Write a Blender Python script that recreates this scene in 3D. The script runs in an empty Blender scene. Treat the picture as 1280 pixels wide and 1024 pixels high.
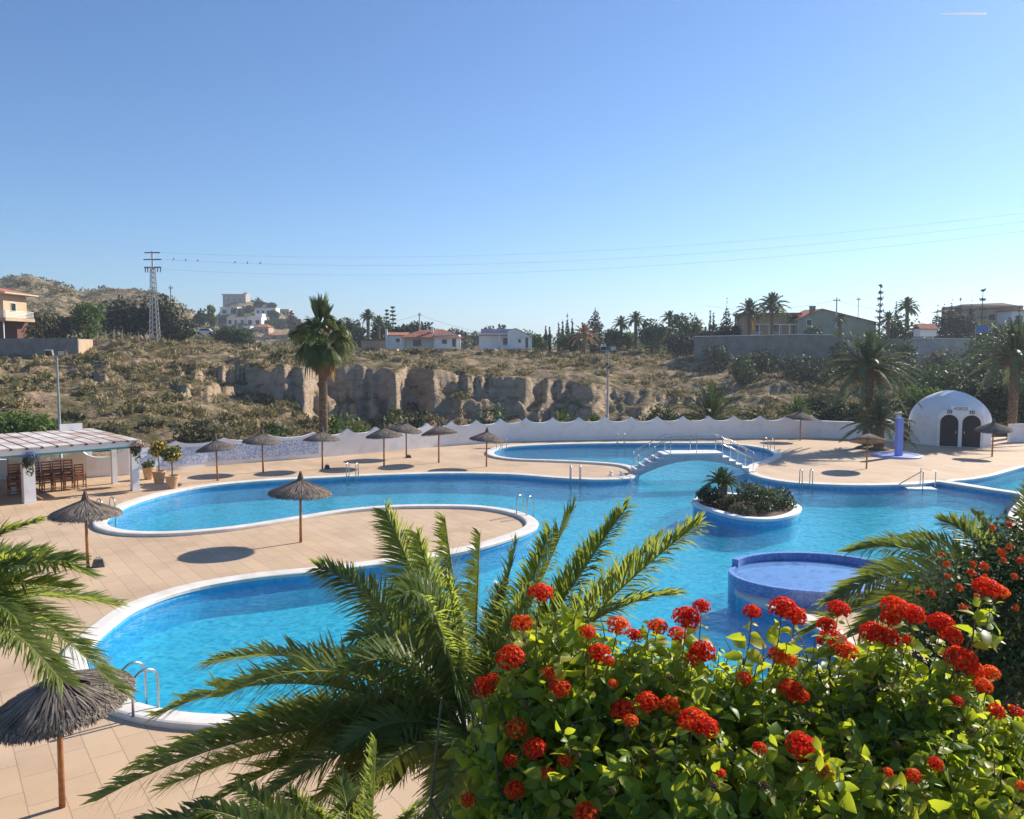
import bpy, math, random
import numpy as np
from mathutils import Vector, Matrix
from mathutils.geometry import tessellate_polygon
rnd = random.Random(7)
rng = np.random.default_rng(11)
sc = bpy.context.scene
COL = sc.collection
R = math.radians
# ------------------------------------------------------------------ camera numbers
H, F, TP = 6.8, 1000.0, 0.075            # eye height, focal length in photo pixels, tan(pitch)
PIT = math.atan(TP)
CP, SP = math.cos(PIT), math.sin(PIT)

def ray(px, py):
    a, b = (px - 640) / F, -(py - 512) / F
    return Vector((a, CP + b * SP, -SP + b * CP))
def G(px, py, z=0.0):                    # point of the photograph on the level z
    d = ray(px, py); t = (z - H) / d.z
    return Vector((d.x * t, d.y * t, z))
def D(px, py, y):                        # point of the photograph at forward distance y
    d = ray(px, py); t = y / d.y
    return Vector((d.x * t, y, H + d.z * t))

# ------------------------------------------------------------------ materials
def new_mat(name):
    m = bpy.data.materials.new(name); m.use_nodes = True
    nt = m.node_tree; b = nt.nodes['Principled BSDF']
    return m, nt, b
def N(nt, t, **kw):
    n = nt.nodes.new(t)
    for k, v in kw.items():
        if k in n.inputs: n.inputs[k].default_value = v
        else: setattr(n, k, v)
    return n
def ramp(nt, fac, stops):
    n = nt.nodes.new('ShaderNodeValToRGB')
    el = n.color_ramp.elements
    while len(el) < len(stops): el.new(0.5)
    for e, (p, c) in zip(el, stops):
        e.position = p; e.color = (*c, 1)
    nt.links.new(fac, n.inputs['Fac'])
    return n.outputs['Color']
def noise_of(nt, scale, detail=4, coords='Object', rough=0.55, vec=None):
    n = N(nt, 'ShaderNodeTexNoise'); n.inputs['Scale'].default_value = scale
    n.inputs['Detail'].default_value = detail; n.inputs['Roughness'].default_value = rough
    if vec is None:
        tc = N(nt, 'ShaderNodeTexCoord'); vec = tc.outputs[coords]
    nt.links.new(vec, n.inputs['Vector'])
    return n.outputs['Fac']
def bump(nt, b, h, strength=0.3, dist=0.02):
    n = N(nt, 'ShaderNodeBump'); n.inputs['Strength'].default_value = strength
    n.inputs['Distance'].default_value = dist
    nt.links.new(h, n.inputs['Height']); nt.links.new(n.outputs['Normal'], b.inputs['Normal'])
def mat(name, c1, c2=None, scale=3.0, rough=0.7, metal=0.0, bmp=0.2, bdist=0.01, detail=5, lo=0.35, hi=0.65):
    m, nt, b = new_mat(name)
    b.inputs['Roughness'].default_value = rough; b.inputs['Metallic'].default_value = metal
    c2 = c2 or tuple(x * 0.82 for x in c1)
    f = noise_of(nt, scale, detail)
    nt.links.new(ramp(nt, f, [(lo, c2), (hi, c1)]), b.inputs['Base Color'])
    if bmp: bump(nt, b, f, bmp, bdist)
    return m
def leaf_mat(name, cols, trans=0.35, rough=0.45, tcol=None, tmix=0.5, spec=0.15, objrand=0.0):
    """leaf colours picked by the clump tint and by leaf (random per island)"""
    m, nt, b = new_mat(name)
    g = N(nt, 'ShaderNodeNewGeometry'); a = N(nt, 'ShaderNodeAttribute'); a.attribute_name = 'tint'
    mx = N(nt, 'ShaderNodeMix'); mx.data_type = 'FLOAT'; mx.inputs[0].default_value = tmix
    nt.links.new(g.outputs['Random Per Island'], mx.inputs[2]); nt.links.new(a.outputs['Fac'], mx.inputs[3])
    fac = mx.outputs[0]
    if objrand:
        oi = N(nt, 'ShaderNodeObjectInfo'); ma = N(nt, 'ShaderNodeMath', operation='MULTIPLY_ADD'); nt.links.new(oi.outputs['Random'], ma.inputs[0]); ma.inputs[1].default_value = objrand
        m0 = N(nt, 'ShaderNodeMath', operation='SUBTRACT'); nt.links.new(fac, m0.inputs[0]); m0.inputs[1].default_value = objrand * .5; nt.links.new(m0.outputs[0], ma.inputs[2]); fac = ma.outputs[0]
    col = ramp(nt, fac, [(i / max(1, len(cols) - 1) * 0.7 + 0.15, c) for i, c in enumerate(cols)])
    nt.links.new(col, b.inputs['Base Color']); b.inputs['Roughness'].default_value = rough; b.inputs['Specular IOR Level'].default_value = spec
    tr = N(nt, 'ShaderNodeBsdfTranslucent')
    if tcol:
        mc = N(nt, 'ShaderNodeMix'); mc.data_type = 'RGBA'; mc.inputs[0].default_value = 0.6
        nt.links.new(col, mc.inputs[6]); mc.inputs[7].default_value = (*tcol, 1)
        nt.links.new(mc.outputs[2], tr.inputs['Color'])
    else: nt.links.new(col, tr.inputs['Color'])
    ms = N(nt, 'ShaderNodeMixShader'); ms.inputs[0].default_value = trans
    nt.links.new(b.outputs[0], ms.inputs[1]); nt.links.new(tr.outputs[0], ms.inputs[2])
    nt.links.new(ms.outputs[0], nt.nodes['Material Output'].inputs['Surface'])
    return m

M = {}
M['plaster'] = mat('white_plaster', (0.86, 0.85, 0.84), (0.70, 0.69, 0.67), 1.3, 0.85, bmp=0.25, bdist=0.01, lo=0.2, hi=0.5)
M['coping'] = mat('coping_stone', (0.80, 0.75, 0.68), (0.66, 0.60, 0.53), 1.6, 0.6, bmp=0.12)
M['steel'] = mat('stainless_steel', (0.55, 0.52, 0.48), None, 8, 0.28, 1.0, bmp=0)
M['wood'] = mat('varnished_pole', (0.42, 0.19, 0.07), (0.25, 0.10, 0.035), 9, 0.5)
M['palewood'] = mat('bare_pole', (0.15, 0.095, 0.06), (0.09, 0.055, 0.035), 9, 0.7)
M['darkdoor'] = mat('dark_stained_door', (0.02, 0.016, 0.018), (0.012, 0.010, 0.012), 7, 0.6)
M['chair'] = mat('chair_timber', (0.35, 0.11, 0.03), (0.20, 0.06, 0.018), 6, 0.4)
M['block'] = mat('concrete_block', (0.14, 0.15, 0.13), (0.08, 0.085, 0.075), 9, 0.9, bmp=0.5)
M['terracotta'] = mat('clay_pot', (0.62, 0.40, 0.22), (0.50, 0.30, 0.16), 6, 0.8)
M['trunk'] = mat('bark', (0.13, 0.085, 0.05), (0.06, 0.04, 0.025), 5, 0.95, bmp=0.8, bdist=0.05)
M['palmtrunk'] = mat('palm_bark', (0.30, 0.20, 0.13), (0.13, 0.08, 0.05), 7, 0.95, bmp=1.0, bdist=0.06)
M['rachis'] = mat('frond_stem', (0.30, 0.27, 0.09), (0.20, 0.2, 0.06), 5, 0.5)
M['stem'] = mat('woody_stem', (0.20, 0.16, 0.09), (0.12, 0.10, 0.06), 14, 0.8)
M['dates'] = mat('ripe_dates', (0.50, 0.13, 0.03), (0.34, 0.08, 0.02), 20, 0.6)
M['grey_stone'] = mat('grey_block_wall', (0.27, 0.24, 0.215), (0.17, 0.15, 0.135), 0.9, 0.95, bmp=0.5, bdist=0.05, lo=0.3, hi=0.7)
M['pale_block'] = mat('pale_block_wall', (0.50, 0.46, 0.42), (0.30, 0.27, 0.25), 0.8, 0.95, bmp=0.5, bdist=0.05, lo=0.3, hi=0.7)
M['tan_wall'] = mat('tan_render', (0.50, 0.36, 0.24), (0.42, 0.29, 0.19), 0.7, 0.9)
M['ochre_wall'] = mat('ochre_render', (0.60, 0.42, 0.27), (0.52, 0.36, 0.23), 0.6, 0.9)
M['green_wall'] = mat('sage_render', (0.34, 0.37, 0.28), (0.28, 0.31, 0.23), 0.6, 0.9)
M['house_white'] = mat('house_white', (0.82, 0.81, 0.79), (0.72, 0.71, 0.69), 0.5, 0.85)
M['shade_glass'] = mat('window_glass', (0.03, 0.04, 0.05), (0.02, 0.025, 0.03), 2, 0.08, bmp=0)
M['galv'] = mat('galvanised_metal', (0.50, 0.47, 0.44), (0.38, 0.35, 0.33), 3, 0.5, 0.4)
M['darkmetal'] = mat('dark_metal', (0.06, 0.06, 0.065), None, 4, 0.5, 0.4)
M['lampmetal'] = mat('grey_painted_metal', (0.33, 0.34, 0.34), None, 4, 0.5, 0.3)
M['teal'] = mat('teal_paint', (0.10, 0.42, 0.46), None, 3, 0.6)
M['soil'] = mat('garden_soil', (0.15, 0.10, 0.065), (0.08, 0.05, 0.035), 3, 1.0, bmp=0.8, bdist=0.06)
M['bluepaint'] = mat('blue_paint', (0.22, 0.30, 0.72), (0.18, 0.25, 0.64), 3, 0.5, bmp=0.1)
M['carpaint'] = mat('white_car_paint', (0.8, 0.8, 0.8), None, 3, 0.25, bmp=0)
M['rubber'] = mat('tyre_rubber', (0.02, 0.02, 0.02), None, 6, 0.8)
M['bluetarp'] = mat('blue_sheet', (0.03, 0.16, 0.55), None, 1, 0.5)
M['flagred'] = mat('red_cloth', (0.6, 0.04, 0.03), None, 3, 0.8)
M['flagyellow'] = mat('yellow_cloth', (0.75, 0.42, 0.03), None, 3, 0.8)
M['wire'] = mat('cable', (0.16, 0.17, 0.18), None, 1, 0.7, bmp=0)
M['white'] = mat('white_gloss', (0.8, 0.8, 0.8), None, 3, 0.4, bmp=0)
M['vapour'] = leaf_mat('vapour', [(0.95, 0.95, 0.97), (0.95, 0.95, 0.97)], 0.75, 1.0, spec=0)
M['sign_ink'] = mat('blue_sign_ink', (0.05, 0.10, 0.25), None, 3, 0.6, bmp=0)

def roof_mat():
    m, nt, b = new_mat('clay_roof_tiles')
    tc = N(nt, 'ShaderNodeTexCoord')
    w = N(nt, 'ShaderNodeTexWave'); w.bands_direction = 'X'; w.inputs['Scale'].default_value = 1.1
    w.inputs['Distortion'].default_value = 0.4
    nt.links.new(tc.outputs['Object'], w.inputs['Vector'])
    f = noise_of(nt, 1.6, 6)
    nt.links.new(ramp(nt, f, [(0.3, (0.30, 0.09, 0.05)), (0.55, (0.46, 0.16, 0.09)), (0.75, (0.52, 0.24, 0.14))]), b.inputs['Base Color'])
    b.inputs['Roughness'].default_value = 0.9
    bump(nt, b, w.outputs['Fac'], 0.8, 0.06)
    return m
M['roof'] = roof_mat()

def thatch_mat():
    m, nt, b = new_mat('weathered_thatch')
    g = N(nt, 'ShaderNodeNewGeometry')
    tc = N(nt, 'ShaderNodeTexCoord')
    f = noise_of(nt, 3.0, 4, vec=tc.outputs['Object'])
    mx = N(nt, 'ShaderNodeMath', operation='ADD'); nt.links.new(f, mx.inputs[0])
    nt.links.new(g.outputs['Random Per Island'], mx.inputs[1])
    md = N(nt, 'ShaderNodeMath', operation='MULTIPLY'); nt.links.new(mx.outputs[0], md.inputs[0]); md.inputs[1].default_value = 0.5
    nt.links.new(ramp(nt, md.outputs[0], [(0.2, (0.065, 0.052, 0.043)), (0.5, (0.18, 0.14, 0.112)), (0.75, (0.36, 0.29, 0.23))]), b.inputs['Base Color'])
    b.inputs['Roughness'].default_value = 0.95
    return m
M['thatch'] = thatch_mat()

def deck_mat():
    m, nt, b = new_mat('pale_paving')
    tc = N(nt, 'ShaderNodeTexCoord'); mp = N(nt, 'ShaderNodeMapping'); mp.inputs['Rotation'].default_value = (0, 0, R(53.5))
    nt.links.new(tc.outputs['Object'], mp.inputs['Vector'])
    br = N(nt, 'ShaderNodeTexBrick')
    for k, v in {'Scale': 1.0, 'Mortar Size': 0.009, 'Mortar Smooth': 0.3, 'Bias': 0.0, 'Brick Width': 1.0, 'Row Height': 0.5}.items(): br.inputs[k].default_value = v
    br.inputs['Color1'].default_value = (0.66, 0.475, 0.305, 1); br.inputs['Color2'].default_value = (0.59, 0.42, 0.27, 1)
    br.inputs['Mortar'].default_value = (0.40, 0.28, 0.20, 1); br.offset = 0.5
    nt.links.new(mp.outputs[0], br.inputs['Vector'])
    n1 = noise_of(nt, 0.35, 6, vec=tc.outputs['Object']); n2 = noise_of(nt, 30, 3, vec=tc.outputs['Object'])
    c1 = ramp(nt, n1, [(0.33, (0.80, 0.77, 0.75)), (0.48, (0.95, 0.93, 0.92)), (0.66, (1.0, 1.0, 1.0))])
    c2 = ramp(nt, n2, [(0.3, (0.90, 0.90, 0.90)), (0.7, (1.0, 1.0, 1.0))])
    a = N(nt, 'ShaderNodeMix'); a.data_type = 'RGBA'; a.blend_type = 'MULTIPLY'; a.inputs[0].default_value = 1
    nt.links.new(br.outputs['Color'], a.inputs[6]); nt.links.new(c1, a.inputs[7])
    a2 = N(nt, 'ShaderNodeMix'); a2.data_type = 'RGBA'; a2.blend_type = 'MULTIPLY'; a2.inputs[0].default_value = 1
    nt.links.new(a.outputs[2], a2.inputs[6]); nt.links.new(c2, a2.inputs[7])
    nt.links.new(a2.outputs[2], b.inputs['Base Color']); b.inputs['Roughness'].default_value = 0.75
    bump(nt, b, br.outputs['Fac'], -0.25, 0.01)
    return m
M['deck'] = deck_mat()

def mosaic_mat(name, c, s=0.05, mortar=(0.6, 0.65, 0.75), rough=0.3):
    m, nt, b = new_mat(name)
    tc = N(nt, 'ShaderNodeTexCoord')
    vo = N(nt, 'ShaderNodeTexVoronoi'); vo.distance = 'CHEBYCHEV'; vo.inputs['Scale'].default_value = 1 / s; vo.inputs['Randomness'].default_value = 0.25
    nt.links.new(tc.outputs['Object'], vo.inputs['Vector'])
    sep = N(nt, 'ShaderNodeSeparateColor'); nt.links.new(vo.outputs['Color'], sep.inputs[0])
    nt.links.new(ramp(nt, sep.outputs[0], [(i / (len(c) - 1), x) for i, x in enumerate(c)]), b.inputs['Base Color'])
    b.inputs['Roughness'].default_value = rough
    return m
M['poolfloor'] = mosaic_mat('pool_mosaic', [(0.12, 0.52, 0.78), (0.26, 0.68, 0.88), (0.40, 0.80, 0.93)], 0.12)
M['poolwall'] = mosaic_mat('pool_wall_mosaic', [(0.08, 0.34, 0.66), (0.16, 0.46, 0.76)], 0.12)
M['wallmosaic'] = mosaic_mat('blue_white_mosaic', [(0.24, 0.36, 0.60), (0.42, 0.53, 0.74), (0.58, 0.66, 0.80), (0.78, 0.80, 0.85)], 0.075)
M['splashwall'] = mosaic_mat('violet_blue_mosaic', [(0.12, 0.20, 0.50), (0.18, 0.30, 0.62), (0.26, 0.39, 0.70)], 0.05)
M['splashfloor'] = mat('periwinkle_basin', (0.22, 0.47, 0.86), (0.20, 0.43, 0.82), 1, 0.5, bmp=0)

def water_mat(name, tint, gl=0.12):
    m, nt, b = new_mat(name); nt.nodes.remove(b)
    tc = N(nt, 'ShaderNodeTexCoord'); mp = N(nt, 'ShaderNodeMapping'); mp.inputs['Scale'].default_value = (1.0, 1.25, 1); mp.inputs['Rotation'].default_value = (0, 0, 0.5)
    nt.links.new(tc.outputs['Object'], mp.inputs[0])
    n1 = noise_of(nt, 3.2, 3, vec=mp.outputs[0]); n2 = noise_of(nt, 0.9, 2, vec=mp.outputs[0])
    ad = N(nt, 'ShaderNodeMath', operation='MULTIPLY_ADD'); nt.links.new(n2, ad.inputs[0]); ad.inputs[1].default_value = 1.3; nt.links.new(n1, ad.inputs[2])
    bp = N(nt, 'ShaderNodeBump'); bp.inputs['Strength'].default_value = 0.55; bp.inputs['Distance'].default_value = gl
    nt.links.new(ad.outputs[0], bp.inputs['Height'])
    tr = N(nt, 'ShaderNodeBsdfTransparent')
    # painted caustics: light and dark cells in the tint imitate focused sunlight
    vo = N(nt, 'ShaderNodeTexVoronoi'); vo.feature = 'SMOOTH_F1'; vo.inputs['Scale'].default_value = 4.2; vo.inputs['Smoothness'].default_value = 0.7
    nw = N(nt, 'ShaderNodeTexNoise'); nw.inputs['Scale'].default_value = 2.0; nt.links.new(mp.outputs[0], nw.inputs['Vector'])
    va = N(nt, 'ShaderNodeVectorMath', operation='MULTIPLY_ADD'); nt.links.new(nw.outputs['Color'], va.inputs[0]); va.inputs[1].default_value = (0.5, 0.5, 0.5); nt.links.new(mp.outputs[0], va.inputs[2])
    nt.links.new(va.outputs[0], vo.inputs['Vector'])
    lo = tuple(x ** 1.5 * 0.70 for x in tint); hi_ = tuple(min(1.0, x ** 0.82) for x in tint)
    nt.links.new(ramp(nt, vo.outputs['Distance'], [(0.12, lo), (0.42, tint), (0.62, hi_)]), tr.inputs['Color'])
    rf = N(nt, 'ShaderNodeBsdfRefraction'); rf.inputs['IOR'].default_value = 1.33; rf.inputs['Roughness'].default_value = 0.0
    rf.inputs['Color'].default_value = (*tint, 1); nt.links.new(bp.outputs[0], rf.inputs['Normal'])
    m1 = N(nt, 'ShaderNodeMixShader'); m1.inputs[0].default_value = 0.30
    nt.links.new(tr.outputs[0], m1.inputs[1]); nt.links.new(rf.outputs[0], m1.inputs[2])
    go = N(nt, 'ShaderNodeBsdfGlossy'); go.inputs['Roughness'].default_value = 0.03; nt.links.new(bp.outputs[0], go.inputs['Normal'])
    # Schlick reflectance, the same from above and from below the surface
    ge = N(nt, 'ShaderNodeNewGeometry'); dt = N(nt, 'ShaderNodeVectorMath', operation='DOT_PRODUCT')
    nt.links.new(ge.outputs['Incoming'], dt.inputs[0]); nt.links.new(bp.outputs[0], dt.inputs[1])
    ab = N(nt, 'ShaderNodeMath', operation='ABSOLUTE'); nt.links.new(dt.outputs['Value'], ab.inputs[0])
    om = N(nt, 'ShaderNodeMath', operation='SUBTRACT'); om.inputs[0].default_value = 1.0; nt.links.new(ab.outputs[0], om.inputs[1])
    pw = N(nt, 'ShaderNodeMath', operation='POWER'); nt.links.new(om.outputs[0], pw.inputs[0]); pw.inputs[1].default_value = 5.0
    fr = N(nt, 'ShaderNodeMath', operation='MULTIPLY_ADD'); nt.links.new(pw.outputs[0], fr.inputs[0]); fr.inputs[1].default_value = 0.9; fr.inputs[2].default_value = 0.02
    m2 = N(nt, 'ShaderNodeMixShader'); nt.links.new(fr.outputs[0], m2.inputs[0])
    nt.links.new(m1.outputs[0], m2.inputs[1]); nt.links.new(go.outputs[0], m2.inputs[2])
    nt.links.new(m2.outputs[0], nt.nodes['Material Output'].inputs['Surface'])
    return m
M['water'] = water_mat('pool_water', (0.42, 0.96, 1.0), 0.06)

def terrain_mat():
    m, nt, b = new_mat('dry_hillside')
    g = N(nt, 'ShaderNodeNewGeometry'); sx = N(nt, 'ShaderNodeSeparateXYZ'); nt.links.new(g.outputs['True Normal'], sx.inputs[0])
    pos = g.outputs['Position']
    n1 = noise_of(nt, 0.35, 8, vec=pos, rough=0.65); n2 = noise_of(nt, 0.06, 4, vec=pos); n3 = noise_of(nt, 1.6, 6, vec=pos, rough=0.7)
    soil = ramp(nt, n3, [(0.3, (0.20, 0.13, 0.08)), (0.5, (0.38, 0.265, 0.17)), (0.7, (0.50, 0.37, 0.25))])
    veg = ramp(nt, n3, [(0.3, (0.055, 0.055, 0.022)), (0.5, (0.13, 0.115, 0.05)), (0.7, (0.24, 0.19, 0.10))])
    mx = N(nt, 'ShaderNodeMix'); mx.data_type = 'RGBA'
    nt.links.new(ramp(nt, n1, [(0.40, (0, 0, 0)), (0.56, (1, 1, 1))]), mx.inputs[0])
    nt.links.new(soil, mx.inputs[6]); nt.links.new(veg, mx.inputs[7])
    # bare rock where the face is steep
    mp = N(nt, 'ShaderNodeMapping'); mp.inputs['Scale'].default_value = (0.5, 0.5, 1.6); nt.links.new(pos, mp.inputs[0])
    n4 = noise_of(nt, 0.9, 8, vec=mp.outputs[0], rough=0.7)
    rock = ramp(nt, n4, [(0.28, (0.27, 0.19, 0.125)), (0.5, (0.46, 0.345, 0.235)), (0.72, (0.60, 0.47, 0.33))])
    st = ramp(nt, sx.outputs['Z'], [(0.55, (1, 1, 1)), (0.80, (0, 0, 0))])
    m2 = N(nt, 'ShaderNodeMix'); m2.data_type = 'RGBA'; nt.links.new(st, m2.inputs[0])
    nt.links.new(mx.outputs[2], m2.inputs[6]); nt.links.new(rock, m2.inputs[7])
    nt.links.new(m2.outputs[2], b.inputs['Base Color']); b.inputs['Roughness'].default_value = 1.0
    b.inputs['Specular IOR Level'].default_value = 0.1
    bump(nt, b, n4, 1.0, 0.9)
    return m
M['terrain'] = terrain_mat()

def slat_mat():
    m, nt, b = new_mat('weathered_white_roofing')
    f = noise_of(nt, 0.7, 6); 
    nt.links.new(ramp(nt, f, [(0.38, (0.70, 0.66, 0.62)), (0.50, (0.55, 0.44, 0.38)), (0.62, (0.36, 0.19, 0.13))]), b.inputs['Base Color'])
    b.inputs['Roughness'].default_value = 0.7
    return m
M['slat'] = slat_mat()

L_ = {}
L_['date'] = leaf_mat('date_palm_leaf', [(0.07, 0.115, 0.034), (0.14, 0.195, 0.05), (0.25, 0.29, 0.08)], 0.52, 0.38, (0.62, 0.68, 0.08), spec=0.45)
L_['datefar'] = leaf_mat('grey_palm_leaf', [(0.08, 0.115, 0.06), (0.13, 0.165, 0.085), (0.20, 0.235, 0.12)], 0.32, 0.45)
L_['fan'] = leaf_mat('fan_palm_leaf', [(0.045, 0.08, 0.024), (0.09, 0.135, 0.04), (0.16, 0.20, 0.06)], 0.28, 0.45)
L_['washington'] = leaf_mat('yellowing_fan_leaf', [(0.06, 0.095, 0.028), (0.12, 0.155, 0.04), (0.24, 0.22, 0.065)], 0.32, 0.45)
L_['dead'] = leaf_mat('dead_palm_leaf', [(0.22, 0.11, 0.04), (0.36, 0.20, 0.08), (0.42, 0.27, 0.12)], 0.25, 0.8)
L_['dark'] = leaf_mat('dark_foliage', [(0.022, 0.034, 0.018), (0.038, 0.056, 0.026), (0.065, 0.085, 0.036)], 0.2, 0.6)
L_['mid'] = leaf_mat('mid_foliage', [(0.035, 0.058, 0.02), (0.07, 0.105, 0.034), (0.12, 0.16, 0.05)], 0.3, 0.5)
L_['bright'] = leaf_mat('bright_foliage', [(0.05, 0.09, 0.02), (0.10, 0.16, 0.03), (0.18, 0.24, 0.05)], 0.35, 0.5)
L_['olive'] = leaf_mat('olive_foliage', [(0.07, 0.075, 0.035), (0.12, 0.12, 0.055), (0.19, 0.175, 0.085)], 0.25, 0.6)
L_['scrub'] = leaf_mat('dry_scrub', [(0.08, 0.08, 0.034), (0.18, 0.16, 0.065), (0.29, 0.24, 0.11), (0.40, 0.31, 0.17), (0.50, 0.39, 0.23)], 0.25, 0.8, tmix=0.8)
L_['lantana'] = leaf_mat('lantana_leaf', [(0.045, 0.11, 0.016), (0.10, 0.20, 0.022), (0.20, 0.31, 0.035), (0.26, 0.36, 0.04), (0.44, 0.36, 0.06)], 0.55, 0.42, (0.80, 0.85, 0.03), spec=0.4)
L_['flower'] = leaf_mat('lantana_floret', [(0.70, 0.020, 0.010), (0.86, 0.055, 0.012), (0.92, 0.12, 0.016), (0.94, 0.32, 0.03)], 0.42, 0.6, objrand=0.45)
L_['orange'] = leaf_mat('orange_blossom', [(0.65, 0.07, 0.02), (0.78, 0.16, 0.03)], 0.25, 0.6)
L_['citrus'] = leaf_mat('citrus_fruit', [(0.55, 0.36, 0.04), (0.62, 0.42, 0.05)], 0.0, 0.5)

# ------------------------------------------------------------------ objects
def tag(o, label=None, cat=None, group=None, kind=None):
    if label: o['label'] = label
    if cat: o['category'] = cat
    if group: o['group'] = group
    if kind: o['kind'] = kind
    return o
def empty(name, loc, label, cat, group=None, rz=0.0):
    o = bpy.data.objects.new(name, None); COL.objects.link(o)
    o.location = loc; o.rotation_euler = (0, 0, rz); o.empty_display_size = 0.2
    return tag(o, label, cat, group)
def copy_tree(o, parent=None):
    c = o.copy(); COL.objects.link(c); c.parent = parent
    for ch in list(o.children): copy_tree(ch, c)
    return c
def link(name, me, material, parent=None, world=False, smooth=False):
    mats = material if isinstance(material, (list, tuple)) else [material]
    for x in mats: me.materials.append(x)
    if smooth: me.polygons.foreach_set('use_smooth', [True] * len(me.polygons))
    o = bpy.data.objects.new(name, me); COL.objects.link(o)
    if parent is not None:
        o.parent = parent
        if world:
            p, r = parent, Vector((0, 0, 0))
            while p is not None: r = r + p.location; p = p.parent
            me.transform(Matrix.Translation(-r))
    return o

class MB:
    def __init__(s): s.v = []; s.f = []; s.m = []
    def add(s, vs, fs, mi=0):
        k = len(s.v); s.v += [tuple(x) for x in vs]
        for f in fs: s.f.append(tuple(i + k for i in f)); s.m.append(mi)
        return s
    def box(s, c, size, rz=0.0, mi=0, rot=None):
        hx, hy, hz = size[0] / 2, size[1] / 2, size[2] / 2
        m = rot if rot is not None else Matrix.Rotation(rz, 3, 'Z')
        c = Vector(c)
        vs = [c + m @ Vector((x * hx, y * hy, z * hz)) for z in (-1, 1) for y in (-1, 1) for x in (-1, 1)]
        return s.add(vs, [(0, 2, 3, 1), (4, 5, 7, 6), (0, 1, 5, 4), (2, 6, 7, 3), (0, 4, 6, 2), (1, 3, 7, 5)], mi)
    def bar(s, a, b, w, h=None, mi=0):
        a, b = Vector(a), Vector(b); d = b - a
        q = d.to_track_quat('Z', 'Y').to_matrix()
        return s.box((a + b) / 2, (w, h or w, d.length), rot=q, mi=mi)
    def tube(s, pts, r, n=8, mi=0, cap=True):
        pts = [Vector(p) for p in pts]; k = len(pts)
        rs = r if isinstance(r, (list, tuple)) else [r] * k
        base = len(s.v); up = None
        for i, p in enumerate(pts):
            t = (pts[min(i + 1, k - 1)] - pts[max(i - 1, 0)]).normalized()
            if up is None:
                up = Vector((0, 0, 1)) if abs(t.z) < 0.9 else Vector((1, 0, 0))
            x = t.cross(up).normalized(); y = x.cross(t).normalized(); up = y
            for j in range(n):
                a = 2 * math.pi * j / n
                s.v.append(tuple(p + (x * math.cos(a) + y * math.sin(a)) * rs[i]))
        for i in range(k - 1):
            for j in range(n):
                a = base + i * n + j; b = base + i * n + (j + 1) % n
                s.f.append((a, b, b + n, a + n)); s.m.append(mi)
        if cap:
            s.f.append(tuple(base + j for j in range(n))[::-1]); s.m.append(mi)
            s.f.append(tuple(base + (k - 1) * n + j for j in range(n))); s.m.append(mi)
        return s
    def lathe(s, prof, n=24, c=(0, 0, 0), mi=0):
        base = len(s.v); k = len(prof); c = Vector(c)
        for r, z in prof:
            for j in range(n):
                a = 2 * math.pi * j / n
                s.v.append((c.x + r * math.cos(a), c.y + r * math.sin(a), c.z + z))
        for i in range(k - 1):
            for j in range(n):
                a = base + i * n + j; b = base + i * n + (j + 1) % n
                s.f.append((a, b, b + n, a + n)); s.m.append(mi)
        return s
    def prism(s, poly, depth, m, mi=0):
        """poly in the local xz plane, extruded along local y by depth, placed by matrix m"""
        n = len(poly)
        vs = [m @ Vector((x, 0, z)) for x, z in poly] + [m @ Vector((x, depth, z)) for x, z in poly]
        fs = [tuple(range(n)), tuple(range(n, 2 * n))[::-1]] + [(i, i + n, (i + 1) % n + n, (i + 1) % n) for i in range(n)]
        return s.add(vs, fs, mi)
    def build(s, name, material, parent=None, world=False, smooth=False):
        me = bpy.data.meshes.new(name); me.from_pydata(s.v, [], s.f); me.update()
        o = link(name, me, material, parent, world, smooth)
        if any(s.m): me.polygons.foreach_set('material_index', s.m)
        return o

def quads_mesh(name, V, tint=None, mi=None):
    """V: (n,4,3) separate quads; tint: one number per quad"""
    n = len(V); me = bpy.data.meshes.new(name)
    me.vertices.add(n * 4); me.vertices.foreach_set('co', np.asarray(V, dtype=np.float32).ravel())
    me.loops.add(n * 4); me.loops.foreach_set('vertex_index', np.arange(n * 4, dtype=np.int32))
    me.polygons.add(n); me.polygons.foreach_set('loop_start', np.arange(0, n * 4, 4, dtype=np.int32))
    me.update(calc_edges=True)
    if tint is not None:
        a = me.attributes.new('tint', 'FLOAT', 'POINT'); a.data.foreach_set('value', np.repeat(np.asarray(tint, dtype=np.float32), 4))
    if mi is not None: me.polygons.foreach_set('material_index', np.asarray(mi, dtype=np.int32))
    return me
def strips_mesh(name, S, tint=None):
    """S: (n,k,2,3) ribbons of k rows, two vertices wide (welded inside a ribbon)"""
    n, k = S.shape[:2]; me = bpy.data.meshes.new(name)
    me.vertices.add(n * k * 2); me.vertices.foreach_set('co', S.astype(np.float32).ravel())
    b = (np.arange(n) * k * 2)[:, None] + (np.arange(k - 1) * 2)[None, :]
    q = np.stack([b, b + 1, b + 3, b + 2], -1).reshape(-1, 4)
    me.loops.add(q.size); me.loops.foreach_set('vertex_index', q.astype(np.int32).ravel())
    me.polygons.add(len(q)); me.polygons.foreach_set('loop_start', np.arange(0, q.size, 4, dtype=np.int32))
    me.update(calc_edges=True)
    if tint is not None:
        a = me.attributes.new('tint', 'FLOAT', 'POINT'); a.data.foreach_set('value', np.repeat(np.asarray(tint, dtype=np.float32), k * 2))
    return me
def unit(a): return a / np.maximum(np.linalg.norm(a, axis=-1, keepdims=True), 1e-9)

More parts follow.
